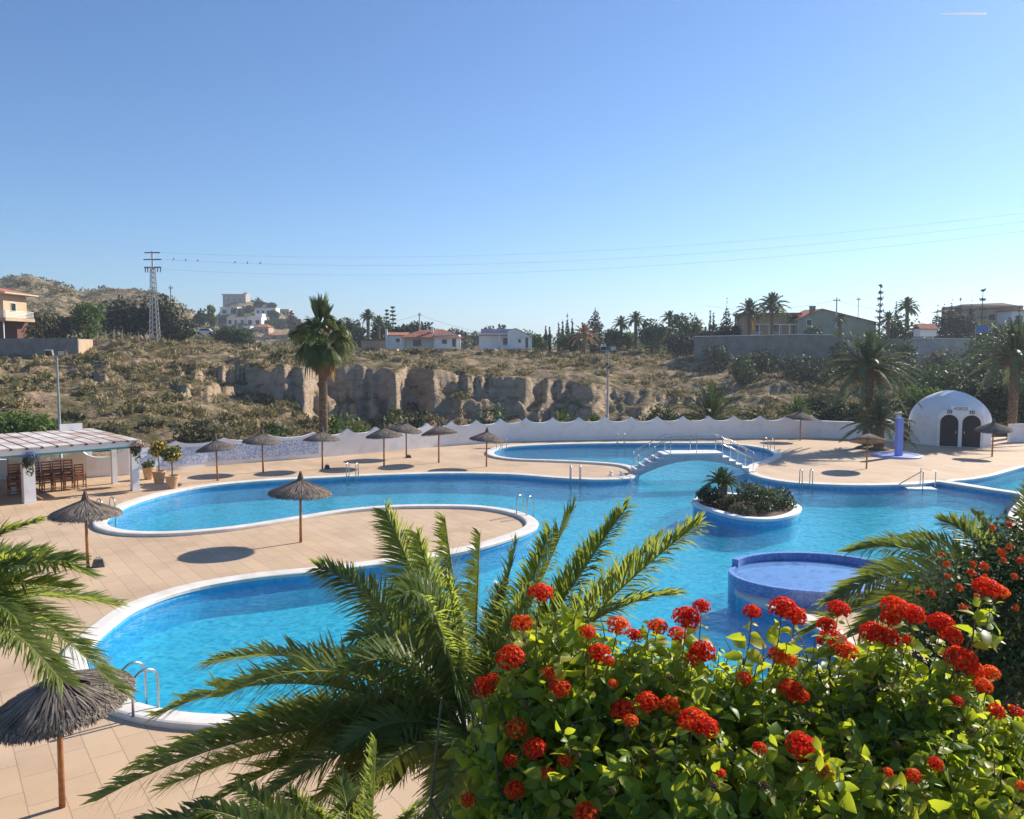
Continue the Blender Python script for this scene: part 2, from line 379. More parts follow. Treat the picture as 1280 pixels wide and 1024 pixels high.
def leaf_cloud(lobes, n, size, out=0.6, up=0.3, shell=0.45, aspect=0.55, zmin=None):
    """lobes: (cx,cy,cz,rx,ry,rz); returns quads and the tint of each"""
    lb = np.array(lobes, dtype=float); w = (lb[:, 3] * lb[:, 4] * lb[:, 5]) ** 0.67; w /= w.sum()
    k = rng.choice(len(lb), n, p=w)
    d = unit(rng.normal(size=(n, 3))); r = 1 - shell * rng.random(n) ** 1.6
    r = r * (0.86 + 0.28 * rng.random(n))
    P = lb[k, :3] + d * lb[k, 3:] * r[:, None]
    nn = unit(out * d + up * np.array([0, 0, 1.0]) + 0.7 * rng.normal(size=(n, 3)))
    t = unit(np.cross(nn, rng.normal(size=(n, 3)))); b = np.cross(nn, t)
    s = size * (0.6 + 0.8 * rng.random(n))[:, None]
    V = np.stack([P - t * s, P + b * s * aspect + t * s * 0.1, P + t * s, P - b * s * aspect + t * s * 0.1], 1)
    tint = (rng.random(len(lb))[k] * 0.7 + 0.3 * rng.random(n))
    if zmin is not None:
        keep = P[:, 2] > zmin; V, tint = V[keep], tint[keep]
    return V, tint

def frond(C, T, lift, n=60, L=0.36, w=0.02, vee=0.5, droop=0.10, base=0.12, roll=0.0, k3=True):
    """one feather frond from C to T: ribbons (2n,3,2,3) and the stem's points"""
    C, T = np.array(C, float), np.array(T, float)
    K = (C + T) / 2 + np.array([0, 0, lift])
    t = np.linspace(base, 1, n)
    B = lambda t: ((1 - t) ** 2)[:, None] * C + (2 * t * (1 - t))[:, None] * K + (t ** 2)[:, None] * T
    P = B(t); tg = unit(B(t + 1e-3) - B(t - 1e-3))
    up = np.array([0, 0, 1.0]); s = unit(np.cross(tg, np.broadcast_to(up, tg.shape)) + 1e-6)
    nn = np.cross(s, tg)
    if roll:
        c_, s_ = math.cos(roll), math.sin(roll)
        s, nn = s * c_ + nn * s_, nn * c_ - s * s_
    u = (t - base) / (1 - base)
    ln = L * (np.minimum(1, 0.45 + u * 3.0)) * (1 - 0.62 * np.clip(u - 0.35, 0, 1) / 0.65)
    a = np.radians(70 - 34 * u)
    out = []
    for sg in (-1, 1):
        jit = rng.normal(size=(n, 3)) * 0.13
        v = vee + rng.normal(size=n) * 0.12
        d = unit(np.cos(a)[:, None] * tg + np.sin(a)[:, None] * (sg * np.cos(v)[:, None] * s + np.sin(v)[:, None] * nn) + jit)
        l = (ln * (0.80 + 0.32 * rng.random(n)) * np.where(rng.random(n) < .05, .5, 1))[:, None]
        wd = unit(np.cross(d, nn)); 
        wd = unit(wd * 0.8 + nn * 0.5 * sg)
        p1 = P + d * l * 0.5; p2 = P + d * l; p2[:, 2] -= droop * l[:, 0]; p1[:, 2] -= droop * 0.2 * l[:, 0]
        out.append(np.stack([np.stack([P - wd * w * .35, P + wd * w * .35], 1), np.stack([p1 - wd * w * .5, p1 + wd * w * .5], 1), np.stack([p2 - wd * w * .08, p2 + wd * w * .08], 1)], 1))
    S = np.concatenate(out, 0)
    tt = np.linspace(0, 1, 12)
    return S, B(tt)
def join_mesh_data(name, S, stems, r0, tint, n=5):
    """leaflets and stems of a frond in one mesh (slot 0 leaflets, slot 1 stem)"""
    k = S.shape[1]
    V = S.reshape(-1, 3); b = (np.arange(len(S)) * k * 2)[:, None] + (np.arange(k - 1) * 2)[None, :]
    q = np.stack([b, b + 1, b + 3, b + 2], -1).reshape(-1, 4)
    mb = MB()
    for st in stems: mb.tube(st, [r0 * (1 - 0.85 * i / (len(st) - 1)) for i in range(len(st))], n)
    off = len(V)
    me = bpy.data.meshes.new(name)
    me.from_pydata([tuple(x) for x in V] + mb.v, [], [tuple(x) for x in q] + [tuple(i + off for i in f) for f in mb.f])
    me.polygons.foreach_set('material_index', [0] * len(q) + [1] * len(mb.f))
    a = me.attributes.new('tint', 'FLOAT', 'POINT')
    a.data.foreach_set('value', np.concatenate([np.repeat(np.asarray(tint, float) * np.ones(len(S)), k * 2), np.zeros(len(mb.v))]).astype(np.float32))
    me.update()
    return me
# ================================================================== POOL, DECK
def spline(P, seg=6, closed=True):
    P = [Vector(p) for p in P]; n = len(P); out = []
    for i in range(n if closed else n - 1):
        p0, p1, p2, p3 = (P[(i - 1) % n], P[i], P[(i + 1) % n], P[(i + 2) % n]) if closed else (P[max(i - 1, 0)], P[i], P[i + 1], P[min(i + 2, n - 1)])
        k = max(2, min(seg, int((p2 - p1).length / 0.25) + 1))
        d0 = max((p1 - p0).length, 1e-3) ** .5; d1 = max((p2 - p1).length, 1e-3) ** .5; d2 = max((p3 - p2).length, 1e-3) ** .5
        m1 = (p1 - p0) / d0 - (p2 - p0) / (d0 + d1) + (p2 - p1) / d1 if (p1 - p0).length > 1e-6 else (p2 - p1) / d1
        m2 = (p2 - p1) / d1 - (p3 - p1) / (d1 + d2) + (p3 - p2) / d2 if (p3 - p2).length > 1e-6 else (p2 - p1) / d1
        m1 *= d1; m2 *= d1
        for j in range(k):
            t = j / k; t2, t3 = t * t, t * t * t
            out.append((2 * t3 - 3 * t2 + 1) * p1 + (t3 - 2 * t2 + t) * m1 + (-2 * t3 + 3 * t2) * p2 + (t3 - t2) * m2)
    if not closed: out.append(P[-1])
    return out
def area(P): return 0.5 * sum(P[i].x * P[(i + 1) % len(P)].y - P[(i + 1) % len(P)].x * P[i].y for i in range(len(P)))
def ccw(P): return P if area(P) > 0 else P[::-1]
def normals(P):                          # outward normals of a ccw loop
    n = len(P); out = []
    for i in range(n):
        t = (P[(i + 1) % n] - P[i - 1]); out.append(Vector((t.y, -t.x, 0)).normalized())
    return out
def loop_at(P, off, z):
    return [Vector((p.x + q.x * off, p.y + q.y * off, z)) for p, q in zip(P, normals(P))]
def sweep(P, prof, mb, mi=0):            # prof: (outward offset, z) list
    rows = [loop_at(P, o, z) for o, z in prof]; n = len(P); b = len(mb.v)
    for r in rows: mb.v += [tuple(v) for v in r]
    for k in range(len(rows) - 1):
        for i in range(n):
            a, c = b + k * n + i, b + k * n + (i + 1) % n
            mb.f.append((a, c, c + n, a + n)); mb.m.append(mi)
def fill(loops, z, mb, mi=0):
    flat = [[Vector((p.x, p.y, z)) for p in L] for L in loops]
    tri = tessellate_polygon(flat); vs = [p for L in flat for p in L]
    fs = []
    for t in tri:
        a, b_, c = (vs[i] for i in t)
        fs.append(t if (b_ - a).cross(c - a).z > 0 else (t[0], t[2], t[1]))
    mb.add(vs, fs, mi)

main_px = [(132, 651), (140, 643), (160, 631), (195, 619.5), (250, 608.5), (320, 601.5), (400, 597), (480, 593.5), (560, 591.5), (640, 593),
 (700, 597.5), (750, 599.5), (785, 597.5), (798, 592), (796, 585.5), (780, 580.5), (745, 577.2), (690, 574.7), (645, 573), (622, 569.5), (617, 563.5), (630, 559),
 (665, 556.3), (720, 554.6), (800, 553.6), (870, 553.8), (920, 555.5), (955, 560.5), (968, 567.5), (957, 574.5), (938, 580.5), (932, 587),
 (945, 595), (980, 602), (1020, 605), (1060, 606.3), (1110, 606), (1150, 604.2), (1171, 602), (1173, 602.2), (1200, 606.2), (1240, 612.4), (1273, 617.6),
 (1276, 622), (1262, 640), (1262, 668), (1270, 700), (1235, 722), (1150, 727), (1060, 727), (970, 727), (925, 730), (920, 737.5), (935, 747), (964, 759), (996, 773),
 (1036, 795), (1052, 825), (1030, 865), (950, 900), (800, 920), (650, 906), (560, 890), (480, 885), (400, 889), (320, 893), (268, 893), (221, 889), (175, 879), (140, 864), (116, 845), (106, 827),
 (107, 813), (118, 800), (140, 780), (173, 758), (237, 736), (315, 722), (394, 714), (470, 705), (540, 696), (600, 684), (640, 672), (661, 664), (672, 655.5),
 (664, 645.5), (640, 637.5), (600, 632), (550, 630.5), (490, 631.5), (430, 636.5), (370, 645.5), (320, 653.5), (270, 660), (215, 664), (165, 663.5), (138, 658)]
wade_px = [(1189, 601.5), (1215, 598.5), (1240, 594), (1262, 588), (1285, 582), (1330, 576), (1400, 578), (1430, 590), (1400, 605), (1330, 622), (1290, 620), (1274, 616), (1240, 609.6), (1205, 603.8)]
mainP = ccw(spline([G(x, y, 0.1) for x, y in main_px]))
wadeP = ccw(spline([G(x, y, 0.1) for x, y in wade_px]))
WZ = -0.10

wall_px = [(-140, 603), (-60, 601), (50, 598.5), (109, 597.5), (162, 593.5), (205, 588.5), (260, 583), (330, 577), (404, 571.5), (480, 565), (560, 557.5), (640, 552), (760, 549.7), (900, 548), (1026, 547.3), (1100, 550.5), (1128, 551)]
wallP = [G(x, y) for x, y in wall_px]

mb = MB()
deck_outer = [Vector((-60, 6.5, 0)), Vector((30, 6.5, 0)), Vector((60, 20, 0)), Vector((60, 62, 0)), Vector((40, 62.5, 0)), Vector((30, 60, 0))]
deck_outer += [p + Vector((0, 0.25, 0)) for p in wallP[::-1]] + [Vector((-60, 44, 0))]
fill([deck_outer, loop_at(mainP, 0.08, 0), loop_at(wadeP, 0.08, 0)], 0.0, mb)
tag(mb.build('deck', M['deck']), kind='structure')

def pool(name, label, P, depth, prof):
    e = empty(name, (0, 0, 0), label, 'pool')
    b = MB(); fill([P], -depth, b); b.build('pool_floor', M['poolfloor'], e)
    b = MB(); sweep(P, [(0.0, -depth - 0.01), (0.0, 0.0)], b); b.build('pool_wall', M['poolwall'], e)
    b = MB(); sweep(P, prof, b); b.build('coping', M['coping'], e)
    return e
pool('swimming_pool', 'large free-form swimming pool with pale raised stone coping', mainP, 0.85,
     [(0.0, -0.02), (-0.03, 0.0), (-0.035, 0.085), (-0.01, 0.105), (0.12, 0.118), (0.40, 0.125), (0.445, 0.11), (0.455, 0.06), (0.452, -0.01)])
pool('wading_pool', 'shallow wading pool behind a low white dividing beam at the right edge', wadeP, 0.65,
     [(0.0, -0.02), (-0.02, 0.0), (-0.025, 0.07), (-0.01, 0.09), (0.12, 0.10), (0.26, 0.102), (0.28, 0.09), (0.285, -0.01)])
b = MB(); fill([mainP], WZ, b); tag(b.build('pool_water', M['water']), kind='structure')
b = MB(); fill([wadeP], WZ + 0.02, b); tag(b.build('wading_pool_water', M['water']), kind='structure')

# ---- planted island in the pool
isl_px = [(866, 627.5), (873, 632), (888, 636.5), (908, 642.5), (932, 647), (962, 648), (986, 644), (999, 637.5), (998, 631.5), (984, 626), (955, 620.5), (925, 617), (898, 615.5), (878, 619)]
ZI = 0.22
islP = ccw(spline([G(x, y, ZI) for x, y in isl_px]))
ic = sum(islP, Vector()) / len(islP); ic.z = 0
e = empty('planter_island', ic, 'kidney shaped white rimmed planter island standing in the pool water', 'planter')
b = MB(); sweep(islP, [(-0.02, -1.35), (-0.02, ZI - 0.10)], b); b.build('wall', M['poolwall'], e, world=True)
b = MB(); sweep(islP, [(-0.02, ZI - 0.14), (0.06, ZI - 0.12), (0.07, ZI - 0.02), (0.03, ZI), (-0.25, ZI), (-0.28, ZI - 0.06)], b); b.build('coping', M['plaster'], e, world=True)
b = MB(); fill([loop_at(islP, -0.24, 0)], ZI - 0.05, b); b.build('soil_bed', M['soil'], e, world=True)

# ---- raised blue splash basin
sc_ = G(1021, 722, 0.42); sc_.z = 0; sc_.y = 22.35; sc_.x = 8.55
e = empty('splash_basin', sc_, 'raised oval violet blue splash basin brimming with water at the pool edge', 'splash pool')
def oval(rx, ry, z, n=72): return [Vector((sc_.x + rx * math.cos(2 * math.pi * i / n), sc_.y + ry * math.sin(2 * math.pi * i / n), z)) for i in range(n)]
O = oval(2.35, 1.78, 0)
b = MB(); sweep(O, [(0, -1.35), (0, 0.44), (-0.02, 0.45), (-0.13, 0.45), (-0.14, 0.43), (-0.14, 0.1)], b); b.build('basin_wall', M['splashwall'], e, world=True)
b = MB()                                  # higher rear half of the rim
seg = [(math.radians(8 + 142 * i / 48)) for i in range(49)]
ring = lambda off, z: [Vector((sc_.x + (2.35 + off) * math.cos(a), sc_.y + (1.78 + off) * math.sin(a), z)) for a in seg]
rows = [ring(0.012, 0.30), ring(0.012, 0.615), ring(-0.01, 0.63), ring(-0.165, 0.63), ring(-0.175, 0.615), ring(-0.175, 0.2)]
for r_ in rows: b.v += [tuple(v) for v in r_]
for k in range(5):
    for i in range(48): b.f.append((k * 49 + i, k * 49 + i + 1, (k + 1) * 49 + i + 1, (k + 1) * 49 + i)); b.m.append(0)
for i in (0, 48): b.f.append(tuple(k * 49 + i for k in range(6))); b.m.append(0)
b.build('rear_wall', M['splashwall'], e, world=True)
b = MB(); fill([loop_at(O, -0.135, 0)], 0.40, b); b.build('basin_floor', M['splashfloor'], e, world=True)
b = MB(); fill([loop_at(O, -0.138, 0)], 0.432, b); 
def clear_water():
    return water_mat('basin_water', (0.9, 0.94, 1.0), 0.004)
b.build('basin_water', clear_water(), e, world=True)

# ---- footbridge
BA, BB = G(792, 590.5, 0.1), G(939, 588.5, 0.1)
bd = (BB - BA); bd.z = 0; bl = bd.length; ang = math.atan2(bd.y, bd.x)
e = empty('footbridge', (BA.x, BA.y, 0), 'white arched footbridge with steps and steel handrails over the pool channel', 'bridge', rz=ang)
W_ = 1.25; ns = 5; zt = 1.12; z0 = 0.12; f0 = bl * 0.285; f1 = bl * 0.72
up_pts = []
rise = (zt - z0) / ns; run = f0 / ns
for i in range(ns): up_pts += [(i * run, z0 + i * rise), (i * run, z0 + (i + 1) * rise - 0.001)]
dn = []
run2 = (bl - f1) / ns
for i in range(ns): dn += [(f1 + i * run2 + (run2 if 0 else 0), zt - i * rise), (f1 + i * run2 + 0.001, zt - (i + 1) * rise)]
top = up_pts + [(f0, zt)] + dn + [(bl, z0)]
arc = []
for i in range(25):
    t = i / 24; x = bl * (1.0 - t); arc.append((x, -0.12 + 0.92 * math.sin(math.pi * t) ** 0.85))
arc[0] = (bl, -0.1); arc[-1] = (0, -0.1)
b = MB(); b.prism(top + arc, W_, Matrix.Translation((0, -W_ / 2, 0))); b.build('arch', mat('bridge_plaster', (0.62, 0.58, 0.60), (0.52, 0.48, 0.50), 2, 0.9), e)
for i in range(ns):
    b = MB(); b.box((i * run + run / 2, 0, z0 + (i + 1) * rise + 0.02), (run + 0.04, W_ + 0.06, 0.05)); b.build('tread', M['plaster'], e)
    b = MB(); b.box((f1 + i * run2 + run2 / 2, 0, zt - (i + 1) * rise + 0.022), (run2 + 0.04, W_ + 0.06, 0.05)); b.build('tread', M['plaster'], e)
b = MB(); b.box(((f0 + f1) / 2, 0, zt + 0.035), (f1 - f0 + 0.06, W_ + 0.06, 0.09)); b.build('walkway', M['plaster'], e)
for s in (-1, 1):
    y = s * (W_ / 2 - 0.06); b = MB(); hr = 0.98
    path = [(0.12, z0 + 0.1), (f0, zt), (f1, zt), (bl - 0.12, z0 + 0.1)]
    for dz in (hr, hr * 0.62): b.tube([(x, y, z + dz) for x, z in path], 0.024, 8)
    for t in (0, 0.5, 1):
        b.tube([(0.12 + (f0 - 0.12) * t, y, z0 + (zt - z0) * t), (0.12 + (f0 - 0.12) * t, y, z0 + 0.1 + (zt - z0 - 0.1) * t + hr)], 0.022, 8)
        b.tube([(f1 + (bl - 0.12 - f1) * t, y, zt + (z0 - zt) * t), (f1 + (bl - 0.12 - f1) * t, y, zt + (z0 + 0.1 - zt) * t + hr)], 0.022, 8)
    b.tube([((f0 + f1) / 2, y, zt), ((f0 + f1) / 2, y, zt + hr)], 0.022, 8)
    b.build('handrail', M['steel'], e, smooth=True)

# ---- pool ladders
def ladder(px, py, away, label, hgt=0.72, gap=0.5):
    """away: heading (radians) from the deck out over the water"""
    p = G(px, py, 0.12)
    e = empty('pool_ladder', (p.x, p.y, 0.1), label, 'pool ladder', 'steel ladders round the pool', rz=away)
    for s in (-1, 1):
        pts = [(-0.18, s * gap / 2, 0)] + [(-0.18, s * gap / 2, hgt * 0.72)]
        for i in range(1, 8):
            a = math.pi * (1 - i / 8); pts.append((0.06 + 0.24 * math.cos(a), s * gap / 2, hgt * 0.72 + 0.24 * math.sin(a)))
        pts += [(0.30, s * gap / 2, hgt * 0.70), (0.30, s * gap / 2, -1.0)]
        b = MB(); b.tube(pts, 0.024, 10); b.lathe([(0.0, 0.012), (0.05, 0.012), (0.055, 0.0)], 12, (-0.18, s * gap / 2, 0.0)); b.build('rail', M['steel'], e, smooth=True)
    for k in range(3):
        b = MB(); b.box((0.30, 0, -0.25 - 0.28 * k), (0.09, gap, 0.03)); b.build('step', M['steel'], e)
    return e
ladder(171, 885, R(50), 'nearest curved steel ladder at the left end of the pool', 0.78)
ladder(655, 642.5, R(55), 'steel ladder at the tip of the paved peninsula')
ladder(132, 645, R(-40), 'steel ladder behind the left thatched parasol at the far pool arm')
ladder(441, 595.5, R(-95), 'steel ladder on the far edge below the row of parasols', gap=0.5)
ladder(719, 599, R(-88), 'steel ladder on the paved strip left of the footbridge')
ladder(1007, 604.5, R(-95), 'steel ladder on the far edge to the right of the planter island')
ladder(626, 560.5, R(-35), 'steel ladder at the left end of the upper pool', 0.7)
ladder(776, 554, R(-90), 'steel ladder at the foot of the white wall behind the footbridge', 0.7)
ladder(962, 561.5, R(-140), 'steel ladder at the right end of the upper pool', 0.7)

# ---- entry steps with handrails
pc = G(1150, 609.5, -0.03)
e = empty('entry_steps', (pc.x, pc.y, -0.1), 'white entry platform with steel handrails at the pool corner', 'pool steps', rz=R(-8))
b = MB(); b.box((0, 0, -0.6), (1.35, 0.75, 1.32)); b.build('platform', M['plaster'], e)
b = MB(); b.tube([(-0.95, 0.1, 0.2), (0.0, -0.3, 0.95), (0.0, -0.36, 0.9), (0.0, -0.36, -0.2)], 0.026, 8); b.tube([(-0.95, 0.1, 0.2), (-0.95, 0.1, -0.4)], 0.026, 8); b.build('handrail', M['steel'], e, smooth=True)
b = MB(); b.tube([(0.12, 0.34, 0.0), (0.12, 0.34, 0.98), (0.78, 0.2, 0.86), (0.78, 0.2, -0.2)], 0.026, 8); b.build('handrail', M['steel'], e, smooth=True)

# ---- paving pedestals beside the bridge
for px, lab in ((763.5, 'left one of two small white pool fittings on the paved strip by the footbridge'), (776.5, 'right one of two small white pool fittings on the paved strip by the footbridge')):
    p = G(px, 594.5, 0.11); b = MB(); b.lathe([(0.0, 0.0), (0.13, 0.0), (0.13, 0.05), (0.07, 0.08), (0.07, 0.17), (0.10, 0.19), (0.09, 0.23), (0, 0.24)], 14)
    o = b.build('pool_fitting', M['plaster'], smooth=True); o.location = p; tag(o, lab, 'pool fitting', 'pool fittings')

# ================================================================== TERRAIN BEYOND THE WALL
def ywall(x):
    xs = [p.x for p in wallP] + [22, 40, 120]; ys = [p.y for p in wallP] + [61, 63, 63]
    return np.interp(x, xs, ys)
cx = [-500, 0, 100, 200, 280, 330, 400, 500, 640, 740, 830, 900, 1040, 1280, 1800]
TB = dict(zL=[-.5, -.5, -.5, -1, -1.4, -1.8, -2.4, -2.8, -2.8, -2.8, -2.4, -1.5, -1, -.5, -.5],
          zB=[4.4, 4.4, 4.0, 3.4, 1.4, -.2, -2.2, -2.8, -2.8, -2.8, -2.0, -.2, .4, 1, 1],
          zT=[5.6, 5.6, 5.5, 5.2, 4.7, 4.9, 4.6, 4.2, 3.5, 2.5, 1.2, 1.3, 1.6, 2, 2],
          z3=[8.0, 8.0, 7.9, 7.6, 6.8, 6.3, 5.7, 5.3, 4.9, 4.4, 4.3, 5.2, 5.8, 5.8, 5.8],
          z7=[8.2, 8.2, 8.2, 8.1, 7.5, 7.0, 6.7, 6.6, 6.5, 6.5, 6.5, 6.6, 6.7, 7, 7],
          w=[5, 5, 5, 4.5, 3.2, 2.4, 1.9, 1.7, 1.8, 2.2, 2.8, 3.4, 4, 4, 4])
def vnoise(x, y, seed=0):
    """smooth value noise"""
    xi, yi = np.floor(x).astype(int), np.floor(y).astype(int); fx, fy = x - xi, y - yi
    fx = fx * fx * (3 - 2 * fx); fy = fy * fy * (3 - 2 * fy)
    def h(a, b): 
        n = (a * 374761393 + b * 668265263 + seed * 1274126177) & 0x7fffffff
        n = ((n ^ (n >> 13)) * 1274126177) & 0x7fffffff
        return ((n ^ (n >> 16)) & 0xffff) / 65535.0
    return (h(xi, yi) * (1 - fx) + h(xi + 1, yi) * fx) * (1 - fy) + (h(xi, yi + 1) * (1 - fx) + h(xi + 1, yi + 1) * fx) * fy - 0.5
def fbm(x, y, o=4, seed=0):
    s, a = 0, 1.0
    for i in range(o): s = s + a * vnoise(x * 2 ** i, y * 2 ** i, seed + i); a *= 0.5
    return s
def sstep(a, b, x):
    t = np.clip((x - a) / (b - a), 0, 1); return t * t * (3 - 2 * t)
h1x = [-400, -40, 0, 15, 30, 45, 60, 75, 90, 105, 130, 180, 205, 230, 255, 280, 310, 350]
h1y = [365, 352, 346, 345, 344, 345, 349, 351, 357, 362, 361, 362, 367, 381, 394, 405, 420, 437]
h2x = [215, 250, 275, 285, 300, 318, 335, 350, 370, 400, 430, 470, 520]
h2y = [437, 418, 395, 384, 379, 380, 384, 391, 400, 412, 420, 428, 437]
def height(x, y):
    x = np.asarray(x, float); y = np.asarray(y, float)
    px = 640 + F * x / np.maximum(y, 1)
    t = {k: np.interp(px, cx, v) for k, v in TB.items()}
    rc = 104 + 6 * fbm(px / 60.0, px * 0 + 3.3, 3, 5) + 1.6 * fbm(px / 34.0, y / 3.0, 3, 9) + 0.55 * fbm(px / 7.0, y / 0.9, 4, 19)
    for c0, a_, wd in ((352, 5.0, 16), (380, 4.0, 9), (494, 6.0, 12), (655, 3, 14), (735, 3.5, 14)):
        rc = rc - a_ * np.exp(-((px - c0) / wd) ** 2)
    low = t['zL'] + (t['zB'] - t['zL']) * np.clip((y - 66) / 34, 0, 1)
    upz = np.where(y < 132, t['zT'] + (t['z3'] - t['zT']) * np.clip((y - 108) / 24, 0, 1), t['z3'] + (t['z7'] - t['z3']) * np.clip((y - 132) / 40, 0, 1))
    upz = np.where(y < 108, t['zT'] - 0.02 * (108 - y), upz)
    wv = t['w'] * (1 + 1.6 * np.maximum(fbm(px / 26.0, px * 0 + 8.1, 2, 41), 0) * 2)
    q = (y - rc) / wv
    led = 0.35 + 0.3 * fbm(px / 22.0, px * 0 + 1.7, 3, 63)                    # a ledge part of the way up
    k = led * sstep(-1.3, -0.55, q + 0.8 * fbm(px / 12.0, px * 0, 4, 71)) + (1 - led) * sstep(-0.2, 0.9, q + 0.5 * fbm(px / 9.0, px * 0 + 5, 4, 73))
    # scree aprons under the cliff
    z = low + (upz - low) * k
    cl = np.clip((3.2 - t['w']) / 0.8, 0, 1)
    z = z + cl * (1 - k) * (2.2 + 2.5 * fbm(px / 20.0, px * 0 + 2, 2, 81)) * np.exp(-(np.maximum(rc - y, 0) / 6.0)) 
    far = sstep(150, 400, y)
    z1 = H + (437 - 9 - np.interp(px, h1x, h1y)) / F * 420
    z2 = H + (437 - np.interp(px, h2x, h2y)) / F * 600
    rough = fbm(x / 9.0, y / 9.0, 5, 21)
    hill1 = np.maximum(z1 - 8.0, 0) * sstep(175, 420, y) * (1 - 0.6 * sstep(450, 900, y))
    hill2 = np.maximum(z2 - 8.0, 0) * sstep(330, 600, y) * (1 - 0.6 * sstep(640, 1100, y))
    z = np.maximum(z, 0 * z - 4) + np.maximum(hill1, hill2)
    z = z + rough * np.where(y < 135, 1.5, 0.4) + 0.5 * fbm(x / 2.6, y / 2.6, 3, 51) * (y < 150) + np.minimum(np.maximum(hill1, hill2), 8) * 0.75 * fbm(x / 24.0, y / 24.0, 6, 33)
    s = y - ywall(x)
    z = np.where(s < 0.3, -2.6, np.minimum(z, -0.3 + 0 * z + np.maximum(s, 0) * 0.9) * sstep(0, 3, s) + (-0.8) * (1 - sstep(0, 3, s)))
    return z
def hz(x, y): return float(height(np.array([x]), np.array([y]))[0])

pxs = np.concatenate([np.arange(-900, -60, 40), np.arange(-60, 1340, 2.6), np.arange(1340, 2200, 40)])
ys = np.concatenate([np.arange(2, 40, 4.0), np.arange(40, 66, 1.0), np.arange(66, 95, 0.9), np.arange(95, 112, 0.28), np.arange(112, 180, 1.3), 180 * 1.025 ** np.arange(0, 60), 180 * 1.025 ** 60 * 1.12 ** np.arange(0, 10)])
PX, YY = np.meshgrid(pxs, ys); XX = (PX - 640) / F * YY
ZZ = height(XX, YY)
nr, nc = PX.shape
me = bpy.data.meshes.new('ground')
me.vertices.add(nr * nc); me.vertices.foreach_set('co', np.stack([XX, YY, ZZ], -1).astype(np.float32).ravel())
i, j = np.meshgrid(np.arange(nr - 1), np.arange(nc - 1), indexing='ij'); a = (i * nc + j).ravel()
q = np.stack([a, a + 1, a + nc + 1, a + nc], -1).astype(np.int32)
me.loops.add(q.size); me.loops.foreach_set('vertex_index', q.ravel())
me.polygons.add(len(q)); me.polygons.foreach_set('loop_start', np.arange(0, q.size, 4, dtype=np.int32))
me.update(calc_edges=True)
tag(link('ground', me, M['terrain'], smooth=True), kind='structure')

# dry scrub over the slopes
def scrub(n):
    Vs, Ts = [], []
    px = rng.uniform(-60, 1340, n)
    y = np.where(rng.random(n) < 0.5, 66 + 75 * rng.random(n) ** 0.8, np.where(rng.random(n) < 0.3, 140 + 50 * rng.random(n), 190 + 240 * rng.random(n)))
    x = (px - 640) / F * y
    z = height(x, y); zx = (height(x + .4, y) - z) / .4; zy = (height(x, y + .4) - z) / .4
    sl = np.hypot(zx, zy)
    dens = fbm(x / 11.0, y / 11.0, 3, 77) + 0.15
    dens = dens + np.where((px > 840) | (y > 112), 0.22, 0)
    ok = (sl < 1.1) & (y > ywall(x) + 3.5) & (dens > rng.uniform(-0.08, 0.52, n)) & ((y < 190) | (px < 420))
    x, y, z, px = x[ok], y[ok], z[ok], px[ok]
    for X, Y, Z, PXX in zip(x, y, z, px):
        r = (rnd.uniform(0.22, 0.6) if rnd.random() < 0.8 else rnd.uniform(0.7, 1.35)) * (1 if Y < 140 else (1.2 if Y < 190 else 2.2))
        m = int(26 if r < 0.8 else 46); m = m if Y < 190 else 20
        d = unit(rng.normal(size=(m, 3))); d[:, 2] = np.abs(d[:, 2]) * 0.8
        P = np.array([X, Y, Z]) + d * np.array([r, r, r * 0.85]) * (0.4 + 0.6 * rng.random((m, 1)) ** .5)
        t = unit(d + np.array([0, 0, .5]) + 0.6 * rng.normal(size=(m, 3))); bb = unit(np.cross(t, rng.normal(size=(m, 3))))
        s = r * 0.26 * (0.6 + .8 * rng.random((m, 1)))
        Vs.append(np.stack([P - t * s, P + bb * s * .5, P + t * s, P - bb * s * .5], 1))
        Ts.append(np.full(m, np.clip(rnd.gauss(0.42, 0.22) + (0.10 if 105 < Y < 190 else 0) - (0.2 if Y > 190 else 0), 0, 1)))
    return np.concatenate(Vs), np.concatenate(Ts)
V, T = scrub(24000)
tag(link('scrub', quads_mesh('scrub', V, T), L_['scrub']), kind='stuff', label='dry olive scrub and grass tufts covering the slopes', cat='scrub')

# ================================================================== GARDEN WALLS
def resample(P, step):
    out = [P[0].copy()]; acc = 0
    for a, b_ in zip(P[:-1], P[1:]):
        L = (b_ - a).length; n = max(1, int(L / step))
        for k in range(1, n + 1): out.append(a.lerp(b_, k / n))
    return out
def wall_run(P, zfun, mb, th=0.22, z0=-0.3, mi=0):
    n = len(P); S = [0.0]
    for a, b_ in zip(P[:-1], P[1:]): S.append(S[-1] + (b_ - a).length)
    base = len(mb.v)
    for k, p in enumerate(P):
        t = (P[min(k + 1, n - 1)] - P[max(k - 1, 0)]).normalized(); nn = Vector((t.y, -t.x, 0))
        z = zfun(S[k])
        for o, zz in ((0, z0), (0, z), (-th, z), (-th, z0)):
            mb.v.append((p.x + nn.x * o, p.y + nn.y * o, zz))
    for k in range(n - 1):
        a = base + 4 * k
        for j in range(3): mb.f.append((a + j, a + 4 + j, a + 5 + j, a + 1 + j)); mb.m.append(mi)
    mb.f.append((base, base + 1, base + 2, base + 3)); mb.m.append(mi)
    e_ = base + 4 * (n - 1); mb.f.append((e_ + 3, e_ + 2, e_ + 1, e_)); mb.m.append(mi)
def scallop(period, lo, hi, ph=0.0):
    def f(s):
        u = ((s + ph) / period) % 1.0; v = abs(2 * u - 1)
        return lo + (hi - lo) * (v ** 2.6)
    return f
